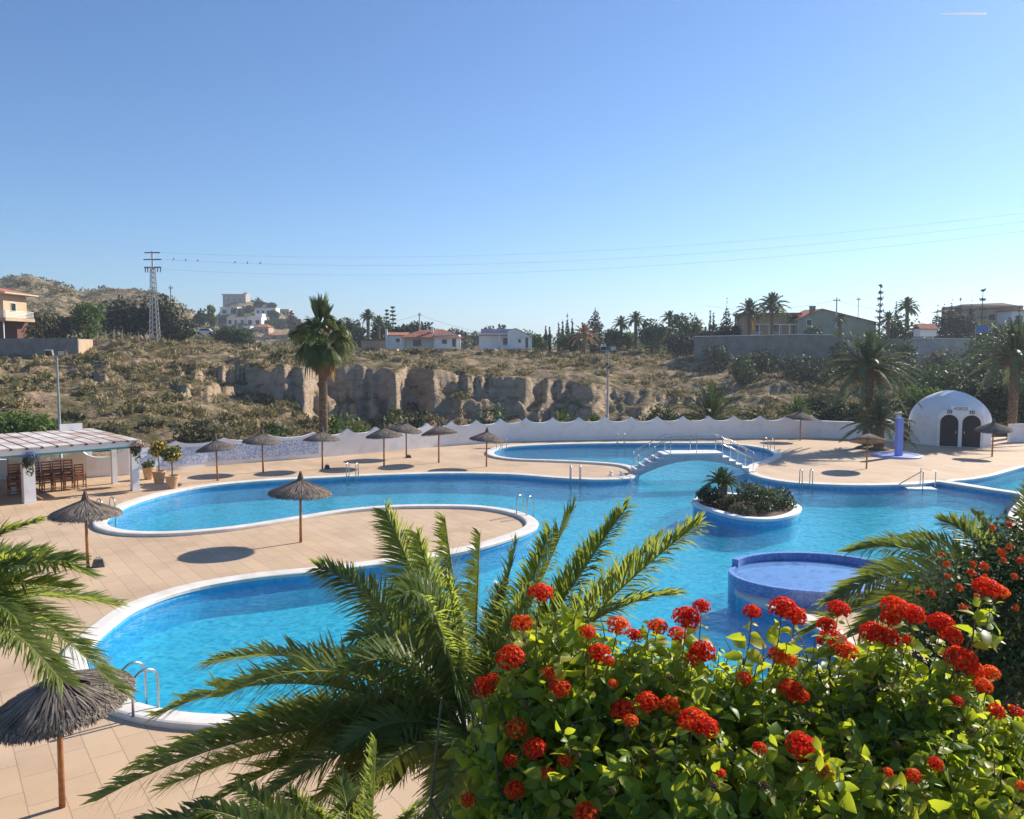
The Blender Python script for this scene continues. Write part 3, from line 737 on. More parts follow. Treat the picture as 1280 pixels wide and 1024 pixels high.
def garden_wall(label, P, zf, material=None):
    P = resample(P, 0.1); b = MB(); wall_run(P, zf, b)
    e = empty('garden_wall', (P[0].x, P[0].y, 0), label, 'wall', 'white garden walls round the terrace')
    b.build('masonry', material or M['plaster'], e, world=True); return e, P
garden_wall('white scalloped garden wall behind the pergola at the far left', wallP[:5], scallop(2.45, 1.05, 1.62, 0.6))
e, P = garden_wall('garden wall faced with blue and white mosaic behind the potted trees', wallP[4:9], scallop(2.75, 1.38, 1.62, 0.1))
b = MB(); Q = [p + Vector((0.010, -0.022, 0)) for p in P[6:-3]]; f_ = scallop(2.75, 1.38, 1.62, 0.1)
wall_run(Q, lambda s: 1.20, b, th=0.02, z0=0.26); b.build('mosaic_panel', M['wallmosaic'], e, world=True)
garden_wall('long white scalloped garden wall along the far side of the pools', wallP[8:15], scallop(2.02, 1.36, 1.74, 0.3))
garden_wall('lower flat topped white garden wall beside the date palm', wallP[14:16], lambda s: 1.22)
b = MB(); P = resample(wallP[14:16], 0.1); Q = [p + Vector((0, -0.03, 0)) for p in P]; wall_run(Q, lambda s: 1.31, b, th=0.30, z0=1.225)
b.build('coping', M['plaster'], COL.objects[-1] if False else [o for o in COL.objects if o.get('label', '').startswith('lower flat')][0], world=True)
p0, p1 = G(1093, 551), G(1126, 552.5)
e = empty('garden_wall', (p0.x, p0.y, 0), 'tall white wall pier with a sloping top left of the gate', 'wall', 'white garden walls round the terrace')
P = resample([p0, p1], 0.1); b = MB(); LL = (p1 - p0).length
wall_run(P, lambda s: 1.5 + min(1, s / (LL * .6)) * 0.72, b, th=0.3); b.build('masonry', M['plaster'], e, world=True)
P = [G(1262, 553), G(1300, 552), G(1400, 552)]
garden_wall('low white garden wall behind the thatched parasol right of the dome', P, lambda s: 1.35)
# lattice gate between the pier and the dome
p0 = G(1127, 552.5); p1 = G(1142, 553)
e = empty('garden_gate', (p0.x, p0.y, 0), 'dark timber lattice gate between the white pier and the dome', 'gate')
b = MB(); w = (p1 - p0).length
for k in range(4): b.box((w * k / 3, 0, 0.75), (0.05, 0.05, 1.5))
for k in range(5): b.box((w / 2, -0.03, 0.12 + k * 0.33), (w, 0.03, 0.09))
b.build('frame', mat('dark_gate_timber', (0.10, 0.075, 0.06), None, 5, 0.8), e)
b = MB(); 
for k in range(9): b.bar((w * k / 9, 0.03, 0.1), (w * (k + 1.2) / 9, 0.03, 1.45), 0.04, 0.02)
b.build('lattice', M['palewood'], e)

# ================================================================== PARASOLS
def make_parasol():
    e = empty('thatched_parasol', (0, 0, 0), 'x', 'parasol', 'thatched parasols on the pool deck')
    zr = lambda r: 2.20 - 0.46 * (r ** 0.92)          # canopy profile, r 0..1.02
    prof = [(0.0, zr(0.0))] + [(r, zr(r)) for r in np.linspace(0.05, 0.99, 14)]
    b = MB(); b.lathe([(r, z - 0.03) for r, z in prof], 40)
    b.lathe([(0.99, zr(0.99) - 0.03), (0.97, zr(0.99) - 0.08)] + [(r, zr(r) - 0.10) for r in np.linspace(0.95, 0.03, 8)], 40)
    n = 2600
    rs = np.sqrt(rng.random(n)) * 0.98 + 0.02; rs[:520] = rng.uniform(0.86, 1.0, 520); a = rng.uniform(0, 2 * np.pi, n)
    L = 0.30 + 0.22 * rng.random(n); r1 = np.minimum(rs + L, 1.02 + 0.05 * rng.random(n)); 
    da = rng.normal(size=n) * 0.05
    z0 = 2.20 - 0.46 * rs ** 0.92 + 0.002 + 0.022 * rng.random(n); z1 = 2.20 - 0.46 * r1 ** 0.92 + 0.003 + 0.03 * rng.random(n) - np.where(r1 > 1.0, 0.05, 0)
    A = np.stack([rs * np.cos(a), rs * np.sin(a), z0], 1); B_ = np.stack([r1 * np.cos(a + da), r1 * np.sin(a + da), z1], 1)
    w = (0.007 + 0.010 * rng.random(n))[:, None] * np.stack([-np.sin(a), np.cos(a), 0 * a], 1)
    Mid = (A + B_) / 2 + np.array([0, 0, 0.008])
    S = np.stack([np.stack([A - w * .8, A + w * .8], 1), np.stack([Mid - w, Mid + w], 1), np.stack([B_ - w * .3, B_ + w * .3], 1)], 1)
    # hanging fringe
    nf = 700; af = rng.uniform(0, 2 * np.pi, nf); r_ = 0.985 + 0.03 * rng.random(nf)
    A = np.stack([r_ * np.cos(af), r_ * np.sin(af), 1.735 + 0.02 * rng.random(nf)], 1); rr = r_ + 0.03 + 0.05 * rng.random(nf)
    B_ = np.stack([rr * np.cos(af + rng.normal(size=nf) * .02), rr * np.sin(af), 1.62 + 0.06 * rng.random(nf)], 1)
    w = (0.006 + 0.008 * rng.random(nf))[:, None] * np.stack([-np.sin(af), np.cos(af), 0 * af], 1)
    Mid = (A + B_) / 2 + np.stack([.012 * np.cos(af), .012 * np.sin(af), 0 * af], 1)
    S2 = np.stack([np.stack([A - w, A + w], 1), np.stack([Mid - w, Mid + w], 1), np.stack([B_ - w * .3, B_ + w * .3], 1)], 1)
    S = np.concatenate([S, S2]); V = S.reshape(-1, 3); bq = (np.arange(len(S)) * 6)[:, None] + (np.arange(2) * 2)[None, :]
    q = np.stack([bq, bq + 1, bq + 3, bq + 2], -1).reshape(-1, 4)
    b.add([tuple(x) for x in V], [tuple(x) for x in q]); b.build('canopy', M['thatch'], e)
    b = MB(); b.lathe([(0.0, 0.0), (0.05, 0.0), (0.045, 1.0), (0.04, 2.12), (0.0, 2.13)], 12); b.build('pole', M['palewood'], e, smooth=True)
    b = MB(); b.lathe([(0.15, 2.09), (0.11, 2.17), (0.065, 2.25), (0.05, 2.33), (0.03, 2.40), (0.0, 2.41)], 14)
    for k in range(60):
        a_ = rnd.uniform(0, 6.28); b.bar((0.12 * math.cos(a_), 0.12 * math.sin(a_), 2.15), (0.035 * math.cos(a_), 0.035 * math.sin(a_), 2.33 + 0.12 * rnd.random()), 0.012, 0.006)
    b.build('finial', M['thatch'], e)
    return e
para = make_parasol()
PARAS = [  # px, py of the base, tilt of the canopy (about x, about y), label, pole colour
 (78, 1009, 6, -7, 'nearest thatched parasol at the lower left behind the palm fronds', 'wood'),
 (110, 709, 0, 1, 'thatched parasol with an orange pole beside a grey concrete block', 'wood'),
 (376, 678, 0, 2, 'thatched parasol standing alone on the paved peninsula', 'palewood'),
 (272, 601, 0, -4, 'thatched parasol in front of the mosaic wall nearest the potted trees', 'palewood'),
 (329, 590, 0, 4, 'thatched parasol before the mosaic wall with its shadow at its foot', 'palewood'),
 (403, 586.5, -2, 0, 'thatched parasol in front of the tall fan palm trunk', 'palewood'),
 (480, 582.5, 0, -3, 'thatched parasol with a round shadow just right of the fan palm', 'palewood'),
 (508, 572, 2, 7, 'thatched parasol closest to the white wall with a weight on its foot', 'palewood'),
 (548.5, 578.5, -9, -6, 'thatched parasol tipped to the left before the long white wall', 'palewood'),
 (608, 583.5, 0, 3, 'thatched parasol beside the left end of the upper pool', 'palewood'),
 (1000, 551, 3, 4, 'thatched parasol close to the white wall right of the footbridge', 'palewood'),
 (1083, 586, -14, 3, 'thatched parasol with a pale orange pole in front of the two date palms', 'wood'),
 (1240, 571, 5, -5, 'thatched parasol in front of the white dome', 'palewood')]
PB = []
for k, (px, py, tx, ty, lab, pol) in enumerate(PARAS):
    o = para if k == 0 else copy_tree(para); p = G(px, py); o.location = p; o.rotation_euler = (R(rnd.uniform(-1, 1)), R(rnd.uniform(-1, 1)), rnd.uniform(0, 6)); o['label'] = lab
    s = rnd.uniform(0.94, 1.05) if k else 0.93; o.scale = (s, s, s); PB.append(p)
    for ch in o.children:
        if ch.name.startswith(('canopy', 'finial')):
            rot = Matrix.Rotation(-o.rotation_euler.z, 4, 'Z') @ Matrix.Rotation(R(tx), 4, 'X') @ Matrix.Rotation(R(ty), 4, 'Y')
            pv = Vector((0, 0, 2.1)); ch.matrix_local = Matrix.Translation(pv) @ rot @ Matrix.Translation(-pv)
        elif pol == 'wood' and k:
            ch.data = ch.data.copy() if False else ch.data
            ch.material_slots[0].link = 'OBJECT'; ch.material_slots[0].material = M['wood']
        elif k == 0:
            ch.material_slots[0].link = 'OBJECT'; ch.material_slots[0].material = M['wood']
def parasol_weight(px, py, sz, lab, m='block'):
    p = G(px, py); b = MB(); w, d, h = sz; c = 0.06
    b.v += [(x * w / 2, y * d / 2, 0) for x, y in ((-1, -1), (1, -1), (1, 1), (-1, 1))] + [(x * (w / 2 - c), y * (d / 2 - c), h) for x, y in ((-1, -1), (1, -1), (1, 1), (-1, 1))]
    b.f += [(3, 2, 1, 0), (4, 5, 6, 7), (0, 1, 5, 4), (1, 2, 6, 5), (2, 3, 7, 6), (3, 0, 4, 7)]; b.m += [0] * 6
    b.tube([(-w * .15, 0, h - .01), (-w * .15, 0, h + .06), (w * .15, 0, h + .06), (w * .15, 0, h - .01)], 0.012, 6)
    o = b.build('parasol_weight', M[m]); o.location = p; o.rotation_euler.z = 0.4; tag(o, lab, 'weight', 'parasol weights')
parasol_weight(123, 708.5, (0.38, 0.28, 0.24), 'grey concrete block at the foot of the orange poled parasol')
parasol_weight(409, 586, (0.30, 0.30, 0.22), 'dark block at the foot of the parasol before the fan palm', 'darkmetal')
parasol_weight(510.5, 572.3, (0.34, 0.30, 0.16), 'dark block at the foot of the parasol closest to the wall', 'darkmetal')

# ================================================================== DOME, SHOWER, LAMPS
pd = Vector((31.95, 58.2, 0)); rd = 2.68
e = empty('domed_building', (pd.x, pd.y, 0), 'white domed block with two dark arched doors', 'building', rz=R(-25))
prof = [(rd, -0.1), (rd, 0.0), (rd, 1.55)] + [(rd * math.cos(R(a)) ** 1.18, 1.55 + 2.3 * math.sin(R(a))) for a in range(6, 90, 6)] + [(0.0, 3.85)]
b = MB(); b.lathe(prof, 64); b.build('dome', M['plaster'], e, smooth=True)
fy = -rd * 0.98; dx = 0.5
def arch_poly(w, h, n=12):
    r = w / 2; return [(-r, 0), (r, 0)] + [(r * math.cos(math.pi * k / n), h - r + r * math.sin(math.pi * k / n)) for k in range(n + 1)]
b = MB(); 
poly = [(-1.42, 0), (1.42, 0), (1.42, 1.85)] + [(0.68 + 0.74 * math.cos(R(a)), 2.0 + 0.62 * math.sin(R(a))) for a in (20, 45, 70, 90)] + [(0.30, 2.50), (-0.30, 2.50)] + [(-0.68 + 0.74 * math.cos(R(a)), 2.0 + 0.62 * math.sin(R(a))) for a in (90, 110, 135, 160)] + [(-1.42, 1.85)]
b.prism(poly, 2.2, Matrix.Translation((dx, fy - 0.05, 0))); b.build('door_surround', M['plaster'], e)
for s in (-1, 1):
    b = MB(); b.prism(arch_poly(1.12, 2.22, 14), 0.06, Matrix.Translation((dx + s * 0.68, fy - 0.065, 0.03)))
    for k in range(4): b.box((dx + s * 0.68 - 0.42 + 0.28 * k, fy - 0.068, 0.95), (0.02, 0.012, 1.7))
    d_ = b.build('door', M['darkdoor'], e)
    b = MB(); b.box((dx + s * 0.68 - s * 0.42, fy - 0.085, 1.02), (0.04, 0.05, 0.16)); b.build('handle', M['steel'], d_)
    b = MB(); b.box((dx + s * 0.68, fy - 0.062, 2.46), (0.30, 0.02, 0.24)); b.build('door_plaque', M['darkmetal'], e)
    b2 = MB()
    for k in (-1, 1):
        b2.box((dx + s * 0.68 + k * 0.06, fy - 0.076, 2.44), (0.05, 0.008, 0.11)); b2.lathe([(0, -.02), (.022, -.02), (.022, .02), (0, .02)], 8, (dx + s * 0.68 + k * 0.06, fy - 0.076, 2.525))
    b2.build('plaque_symbol', M['white'], e)
cu = bpy.data.curves.new('sign_lettering', 'FONT'); cu.body = 'ASEOS'; cu.size = 0.30; cu.align_x = 'CENTER'; cu.extrude = 0.006
to = bpy.data.objects.new('tmp', cu); COL.objects.link(to); bpy.context.view_layer.update()
me = bpy.data.meshes.new_from_object(to.evaluated_get(bpy.context.evaluated_depsgraph_get())); bpy.data.objects.remove(to)
o = link('sign_lettering', me, M['sign_ink'], e); o.location = (dx, fy - 0.07 + 0.0, 2.60); o.rotation_euler = (R(90), 0, 0)
b = MB(); b.box((dx, fy - 0.03, 2.72), (1.25, 0.05, 0.32)); b.build('sign_board', M['plaster'], e)

ps = G(1123, 571)
e = empty('pool_shower', (ps.x, ps.y, 0), 'blue shower column on a round pale blue base near the dome', 'shower')
b = MB(); b.lathe([(1.45, 0.0), (1.45, 0.10), (1.40, 0.13), (1.2, 0.13), (1.1, 0.09), (0, 0.08)], 48, (0, 0.2, 0)); b.build('base', mat('pale_blue_tile', (0.40, 0.45, 0.75), (0.34, 0.38, 0.68), 3, 0.5), e)
b = MB(); b.box((0, 0, 1.28), (0.36, 0.36, 2.4)); b.build('column', M['bluepaint'], e)
b = MB(); b.tube([(-0.19, 0, 2.2), (-0.34, 0, 2.24), (-0.36, 0, 2.18)], 0.02, 8); b.lathe([(0.02, 0.02), (0.07, -0.02), (0, -0.02)], 10, (-0.36, 0, 2.17)); b.build('shower_head', M['steel'], e)

def lamp_post(p, h, label, tw):
    e = empty('lamp_post', p, label, 'lamp post', 'floodlight posts')
    b = MB(); b.lathe([(0.13, 0), (0.13, 0.04), (0.085, 0.05), (0.075, h * .5), (0.055, h)], 12); b.build('post', M['lampmetal'], e, smooth=True)
    b = MB(); b.box((0, 0, h - 0.02), (1.1, 0.07, 0.07)); b.build('crossbar', M['lampmetal'], e)
    for s in (-1, 1):
        b = MB(); b.box((s * 0.38, -0.10, h + 0.16), (0.44, 0.16, 0.34), rot=Matrix.Rotation(R(20), 3, 'X')); f_ = b.build('floodlight', M['lampmetal' if s < 0 else 'darkmetal'], e)
        b = MB(); b.box((s * 0.38, -0.19, h + 0.13), (0.38, 0.012, 0.28), rot=Matrix.Rotation(R(20), 3, 'X')); b.build('lens', M['shade_glass' if s < 0 else 'galv'], f_)
    if tw:
        for k, z in ((-1, h * .84), (1, h * .80)):
            b = MB(); b.box((k * 0.10, -0.1, z), (0.22, 0.2, 0.16)); b.build('spotlight', M['darkmetal'], e)
p = G(759, 547.3); lamp_post(p, 6.75 + (p.y - 60) * 0, 'grey floodlight post in front of the long white wall', True)
p = D(75.5, 556, 47.5); lamp_post((p.x, p.y, -0.3), 6.75, 'grey floodlight post rising behind the pergola roof', False)
# ================================================================== PERGOLA BAR
NR = Vector((-17.9, 38.35, 0)); U = Vector((-0.728, -0.685, 0)); Vv = Vector((-0.685, 0.728, 0))   # corner, along the front to the left, to the back
pa = math.atan2(-U.y, -U.x)                       # local x: towards the right corner
e = empty('pergola', NR, 'white pergola bar with a weathered slatted roof at the left', 'pergola', rz=pa)
# local: x = -distance along the front, y = depth to the back
LN, DP = 22.0, 7.4
def zr_(x, y): return 2.46 - 0.0 * y
for (x, y, w) in ((-0.25, 0.25, 0.32), (-4.75, 0.25, 0.46), (-9.6, 0.25, 0.46), (-14.5, .25, .46)):
    b = MB(); b.box((x, y, 1.08), (w, w, 2.2)); b.box((x, y, 0.06), (w + 0.03, w + 0.03, 0.12)); b.build('column', M['plaster'], e)
for (x, y, w) in ((-0.35, 3.0, 0.24), (-4.7, 3.4, 0.40), (-9.6, 3.4, 0.40), (-0.4, 7.0, 0.24), (-2.6, 7.0, 0.3), (-4.9, 7.0, 0.3)):
    b = MB(); b.box((x, y, 1.08), (w, w, 2.2)); b.build('column', M['plaster'], e)
b = MB(); b.box((-LN / 2, 0.05, 2.31), (LN, 0.10, 0.25)); b.box((0.0, DP / 2, 2.31), (0.10, DP - 0.12, 0.25)); b.build('fascia', M['plaster'], e)
b = MB(); b.box((-LN / 2, 0.22, 2.15), (LN - 0.2, 0.14, 0.16)); b.box((-LN / 2, 3.2, 2.2), (LN - 0.3, 0.14, 0.2)); b.box((-LN / 2, 7.1, 2.2), (LN - 0.3, 0.14, 0.2)); b.build('beam', M['teal'], e)
b = MB(); k = 0; x = -0.06
while x > -LN:
    b.box((x - 0.27, DP / 2, 2.47 + 0.004 * (k % 2)), (0.50, DP + 0.3, 0.04)); x -= 0.60; k += 1
b.build('roof_panel', M['slat'], e)
b = MB(); x = -0.06 - 0.57
while x > -LN: b.box((x, DP / 2, 2.43), (0.12, DP + 0.2, 0.05)); x -= 0.60
b.build('rafter', M['darkmetal'], e)
b = MB(); b.box((-1.2, DP - 0.3, 2.66), (1.1, 0.08, 0.34)); b.build('roof_sign_board', M['plaster'], e)
b = MB(); b.box((-13.5, 5.9, 1.1), (13.5, 0.2, 2.2)); b.box((-6.85, 6.6, 1.1), (0.2, 1.2, 2.2)); b.build('bar_wall', M['tan_wall'], e)
b = MB(); b.box((-12, 4.3, 0.55), (9, 0.6, 1.1)); b.box((-12, 4.25, 1.13), (9.1, 0.8, 0.05)); b.build('bar_counter', M['darkdoor'], e)
def P2(x, y, z=0.0): return NR - U * x + Vv * y + Vector((0, 0, z))

# stacked chairs
def make_chair():
    e = empty('dining_chair', (0, 0, 0), 'x', 'chair', 'stacked wooden chairs under the pergola')
    b = MB(); b.box((0, 0, 0.45), (0.42, 0.42, 0.03)); b.build('seat', M['chair'], e)
    for sx in (-1, 1):
        b = MB(); b.bar((sx * .19, -.19, 0), (sx * .19, -.19, .45), .04); b.build('leg', M['chair'], e)
        b = MB(); b.bar((sx * .19, .21, 0), (sx * .19, .19, .45), .04); b.bar((sx * .19, .19, .45), (sx * .19, .26, .92), .04); b.build('leg', M['chair'], e)
    b = MB()
    for z in (.62, .75, .88): b.box((0, .205 + (z - .45) * .14, z), (0.38, 0.025, 0.07))
    b.build('backrest', M['chair'], e)
    b = MB(); b.box((0, -.19, .2), (.36, .025, .03)); b.box((-.19, 0, .16), (.025, .36, .03)); b.box((.19, 0, .16), (.025, .36, .03)); b.build('stretcher', M['chair'], e)
    return e
ch = make_chair(); first = True
for c, (x, y, lab) in enumerate(((-2.05, 2.6, 'rightmost stack'), (-2.53, 2.6, 'second stack from the right'), (-3.0, 2.65, 'third stack from the right'), (-3.46, 2.65, 'middle stack'), (-3.92, 2.7, 'third stack from the left'), (-4.38, 2.7, 'second stack from the left'), (-4.84, 2.7, 'leftmost stack'))):
    for k, lv in enumerate(('bottom', 'middle', 'top')):
        if c == 0 and k == 2: continue
        o = ch if first else copy_tree(ch); first = False
        p = P2(x + rnd.uniform(-.02, .02), y - 0.05 * k, 0.27 * k); o.location = p; o.rotation_euler.z = pa + rnd.uniform(-.08, .08)
        o['label'] = f'{lv} wooden chair of the {lab} under the pergola'

# pots with round trees
def pot_tree(px, py, h, cr, lab, small=False, mixed=0.2):
    p = G(px, py); e = empty('potted_tree' if not small else 'potted_shrub', p, lab, 'potted tree' if not small else 'potted plant', 'clay pots beside the pergola')
    b = MB(); b.lathe([(0, 0), (0.22, 0), (0.31, 0.52), (0.345, 0.54), (0.345, 0.64), (0.30, 0.64), (0.28, 0.57), (0, 0.57)], 24); b.build('pot', M['terracotta'], e, smooth=False)
    if not small:
        b = MB(); b.tube([(0, 0, .5), (0.02, 0.01, h * .6), (0, 0, h - cr)], [0.035, 0.03, 0.025], 8); b.build('trunk', M['trunk'], e)
    V, T = leaf_cloud([(0, 0, h - (0 if not small else .1), cr, cr, cr * .92), (cr * .3, .1, h + .1, cr * .8, cr * .8, cr * .8), (-cr * .3, -.1, h - .05, cr * .8, cr * .8, cr * .7)], 700 if not small else 300, 0.06)
    o = link('crown', quads_mesh('crown', V, T), L_['bright' if small else 'mid'], e)
    if not small:
        V, T = leaf_cloud([(0, 0, h, cr, cr, cr)], int(700 * mixed), 0.055, shell=.1); link('fruit', quads_mesh('fruit', V, T), L_['citrus'], e)['kind'] = 'stuff'
pot_tree(215.5, 610.5, 1.70, 0.42, 'round topped citrus tree in a clay pot, the one nearest the pool', mixed=.35)
pot_tree(199, 604, 1.75, 0.40, 'round topped citrus tree in a clay pot touching the pergola column', mixed=.45)
pot_tree(186.5, 599, 0.80, 0.26, 'low yellow green shrub in a clay pot behind the two citrus trees', True)
# hanging flowers on the columns
def basket(loc, lab, cols):
    e = empty('hanging_flower_basket', loc, lab, 'flower basket', 'flower baskets on the pergola')
    b = MB(); b.lathe([(0, -.28), (.13, -.25), (.19, -.08), (.20, 0), (.18, 0), (.15, -.1), (0, -.2)], 16); b.tube([(0.18, 0, 0), (0, 0, .45), (-.18, 0, 0)], .008, 5); b.build('pot', M['darkmetal'], e)
    V, T = leaf_cloud([(0, 0, .05, .30, .26, .22), (.05, -.12, -.35, .16, .14, .38), (-.12, -.1, -.15, .18, .15, .28)], 330, .06); link('foliage', quads_mesh('foliage', V, T), L_['mid'], e)
    V, T = leaf_cloud([(0, -.05, .15, .30, .26, .22)], 90, .05, shell=.15); link('blossom', quads_mesh('blossom', V, T), cols, e)
blue_bl = leaf_mat('blue_blossom', [(0.08, 0.12, 0.5), (0.2, 0.25, 0.65)], .2)
basket(P2(-4.75, -0.15, 1.95), 'basket with blue flowers and a trailing plant on the thick pergola column', blue_bl)
basket(P2(-0.2, -0.08, 2.1), 'leafy basket with pink flowers on the right pergola column', leaf_mat('pink_blossom', [(0.6, .2, .16), (.7, .45, .35)], .2))
basket(P2(-6.4, 0.1, 1.98), 'basket of ferns hanging at the left edge of the pergola', L_['orange'])

# ================================================================== TREES
def broad_tree(px, y, top_py, wpx, kind, lab, n=900, name='broadleaf_tree', grp='trees on the skyline', lobes=6, base=None, leaf=None, flat=0.8, dz=0.0):
    x = (px - 640) / F * y; zb = hz(x, y) if base is None else base
    zt = D(px, top_py, y).z; h = max(zt - zb, 1.2); w = wpx / F * y / 2
    e = empty(name, (x, y, zb), lab, 'tree' if 'shrub' not in name and 'hedge' not in name else name.split('_')[-1], grp)
    cr = []
    ch_ = h * 0.80 if 'shrub' not in name else h
    for k in range(lobes):
        a = rnd.uniform(0, 6.28); rr = rnd.uniform(0.15, 0.62) * w
        zz = h - ch_ * rnd.uniform(0.28, 0.75); s = rnd.uniform(0.42, 0.62) * w
        cr.append((rr * math.cos(a), rr * math.sin(a) * .8, zz, s, s, min(s * flat, ch_ * .45)))
    cr.append((0, 0, h - ch_ * .34, w * .62, w * .6, ch_ * .34)); cr.append((0, 0, h - ch_ * .62, w * .9, w * .8, ch_ * .36)); cr.append((rnd.uniform(-.2, .2) * w, 0, h * .22, w * .75, w * .7, h * .22))
    for c in cr[:]:
        for _ in range(2):
            a = rnd.uniform(0, 6.28); s = c[3] * rnd.uniform(.3, .5)
            cr.append((c[0] + c[3] * .9 * math.cos(a), c[1] + c[4] * .9 * math.sin(a), min(c[2] + c[5] * rnd.uniform(-.4, .9), h - s * .6), s, s, s * .8))
    V, T = leaf_cloud(cr, int(n * 1.35), leaf or max(0.17, 0.0020 * y), out=.5, zmin=0.0)
    link('crown', quads_mesh('crown', V, T), L_[kind], e)
    b = MB(); r0 = max(.08, w * .07)
    b.tube([(0, 0, -.4), (0.05 * w, 0, h * .3), (0, 0.04 * w, h * .62)], [r0 * 1.3, r0, r0 * .55], 8)
    for k in range(4):
        a = rnd.uniform(0, 6.28); b.tube([(0, 0, h * (.25 + .08 * k)), (.25 * w * math.cos(a), .25 * w * math.sin(a), h * (.45 + .06 * k)), (.5 * w * math.cos(a), .5 * w * math.sin(a), h * (.6 + .05 * k))], [r0 * .6, r0 * .4, r0 * .2], 6)
    b.build('trunk', M['trunk'], e)
    return e
def cypress(px, y, top_py, wpx, lab, kind='dark', n=420, grp='slim cypresses on the skyline', fat=0.6, base=None):
    x = (px - 640) / F * y; zb = hz(x, y) if base is None else base; h = max(D(px, top_py, y).z - zb, 1.5); w = wpx / F * y / 2
    e = empty('cypress_tree', (x, y, zb), lab, 'tree', grp); cr = []
    for k in range(12):
        t = k / 11; r = w * (math.sin(math.pi * min(1, (t * .92 + .12))) ** fat) * (1.0 if t < .6 else 1.0 - (t - .6) * 1.2)
        cr.append((rnd.uniform(-.15, .15) * w, rnd.uniform(-.15, .15) * w, h * (.06 + .90 * t), max(r, .12), max(r, .12), h * .08))
    V, T = leaf_cloud(cr, n, max(.14, .0013 * y), out=.6, up=.6, shell=.35, zmin=0.0); link('crown', quads_mesh('crown', V, T), L_[kind], e)
    b = MB(); b.tube([(0, 0, -.3), (0, 0, h * .4), (0, 0, h * .9)], [.14, .1, .03], 6); b.build('trunk', M['trunk'], e)
    return e
def norfolk(px, y, top_py, wpx, lab, base=None, tiers=9, n=70):
    x = (px - 640) / F * y; zb = hz(x, y) if base is None else base; h = D(px, top_py, y).z - zb; w = wpx / F * y / 2
    e = empty('norfolk_pine', (x, y, zb), lab, 'tree', 'trees on the skyline')
    b = MB(); b.tube([(0, 0, -.3), (0, 0, h * .5), (0, 0, h)], [.2, .13, .03], 8); b.build('trunk', M['palewood'], e)
    Vs, Ts = [], []
    for k in range(tiers):
        t = k / (tiers - 1); z = h * (.25 + .72 * t); r = w * (1 - .75 * t)
        for j in range(6):
            a = j * math.pi / 3 + k * .5
            V, T = leaf_cloud([(r * f * math.cos(a), r * f * math.sin(a), z + .12 * r * f, r * .26, r * .26, h * .022) for f in (.3, .6, .9)], n // 6, max(.12, .0011 * y), up=.5, out=.3); Vs.append(V); Ts.append(T)
    link('crown', quads_mesh('crown', np.concatenate(Vs), np.concatenate(Ts)), L_['dark'], e)
def palm(loc, hc, Rr, nf, lab, kind='datefar', name='date_palm', grp='date palms', parts=False, npair=22, lw=None, tr=0.22, dates=0, lo=-40, L=None, seedrot=0.0, upmin=0.0):
    e = empty(name, loc, lab, 'palm tree', grp); rng_ = rnd
    b = MB(); b.tube([(0, 0, -.5), (0.05, 0, hc * .5), (0, 0, hc)], [tr * 1.25, tr, tr * 1.05], 12)
    if hc > 1.0:
        for k in range(int(hc / .16)):
            z = k * .16
            for j in range(7):
                a = j * .9 + k * .45; b.bar((tr * .95 * math.cos(a), tr * .95 * math.sin(a), z), (tr * 1.32 * math.cos(a), tr * 1.32 * math.sin(a), z + .14), .12, .05)
    b.build('trunk', M['palmtrunk'], e)
    lw = lw or .035; L = L or Rr * .20; SS, ST, TT = [], [], []
    for k in range(nf):
        f = (k + .5) / nf; a = k * 2.39996 + seedrot + rnd.uniform(-.15, .15)
        el = R(lo + (88 - lo) * (f ** .85)) + rnd.uniform(-.08, .08)
        ln = Rr * (1.0 - .15 * rnd.random()) * (.82 + .18 * math.cos(el))
        # start direction el, arching over
        C = Vector((0.1 * math.cos(a), .1 * math.sin(a), hc)); d = Vector((math.cos(a) * math.cos(el), math.sin(a) * math.cos(el), math.sin(el)))
        T = C + d * ln; sag = ln * (.30 * math.cos(el) + .05); T.z -= sag
        S, st = frond(C, T, sag * .55 + ln * .06, npair, L, lw, vee=.35, droop=.18)
        if parts:
            link('frond', join_mesh_data('frond', S, [st], .035, rnd.random()), [L_[kind], M['rachis']], e)
        else: SS.append(S); ST.append(st); TT.append(np.full(len(S), rnd.random()))
    if not parts: link('crown', join_mesh_data('crown', np.concatenate(SS), ST, .04, np.concatenate(TT)), [L_[kind], M['rachis']], e)
    for k in range(dates):
        a = k * 2 * math.pi / dates + .4; b = MB(); p0 = Vector((.15 * math.cos(a), .15 * math.sin(a), hc + .1)); q = Vector((.75 * math.cos(a), .75 * math.sin(a), hc - .05))
        b.tube([p0, q, q + Vector((.12 * math.cos(a), .12 * math.sin(a), -.5))], .025, 5)
        for _ in range(90):
            c = q + Vector((rnd.gauss(0, .15) + .08 * math.cos(a), rnd.gauss(0, .15) + .08 * math.sin(a), -.45 + rnd.gauss(0, .26))); b.lathe([(0, -.05), (.035, 0), (0, .05)], 5, c)
        b.build('date_cluster', M['dates'], e)
    return e
def palm_at(px, y, crown_py, r_px, lab, base=None, **k):
    x = (px - 640) / F * y; zb = hz(x, y) if base is None else base
    return palm((x, y, zb), D(px, crown_py, y).z - zb, r_px / F * y, k.pop('nf', 30), lab, **k)

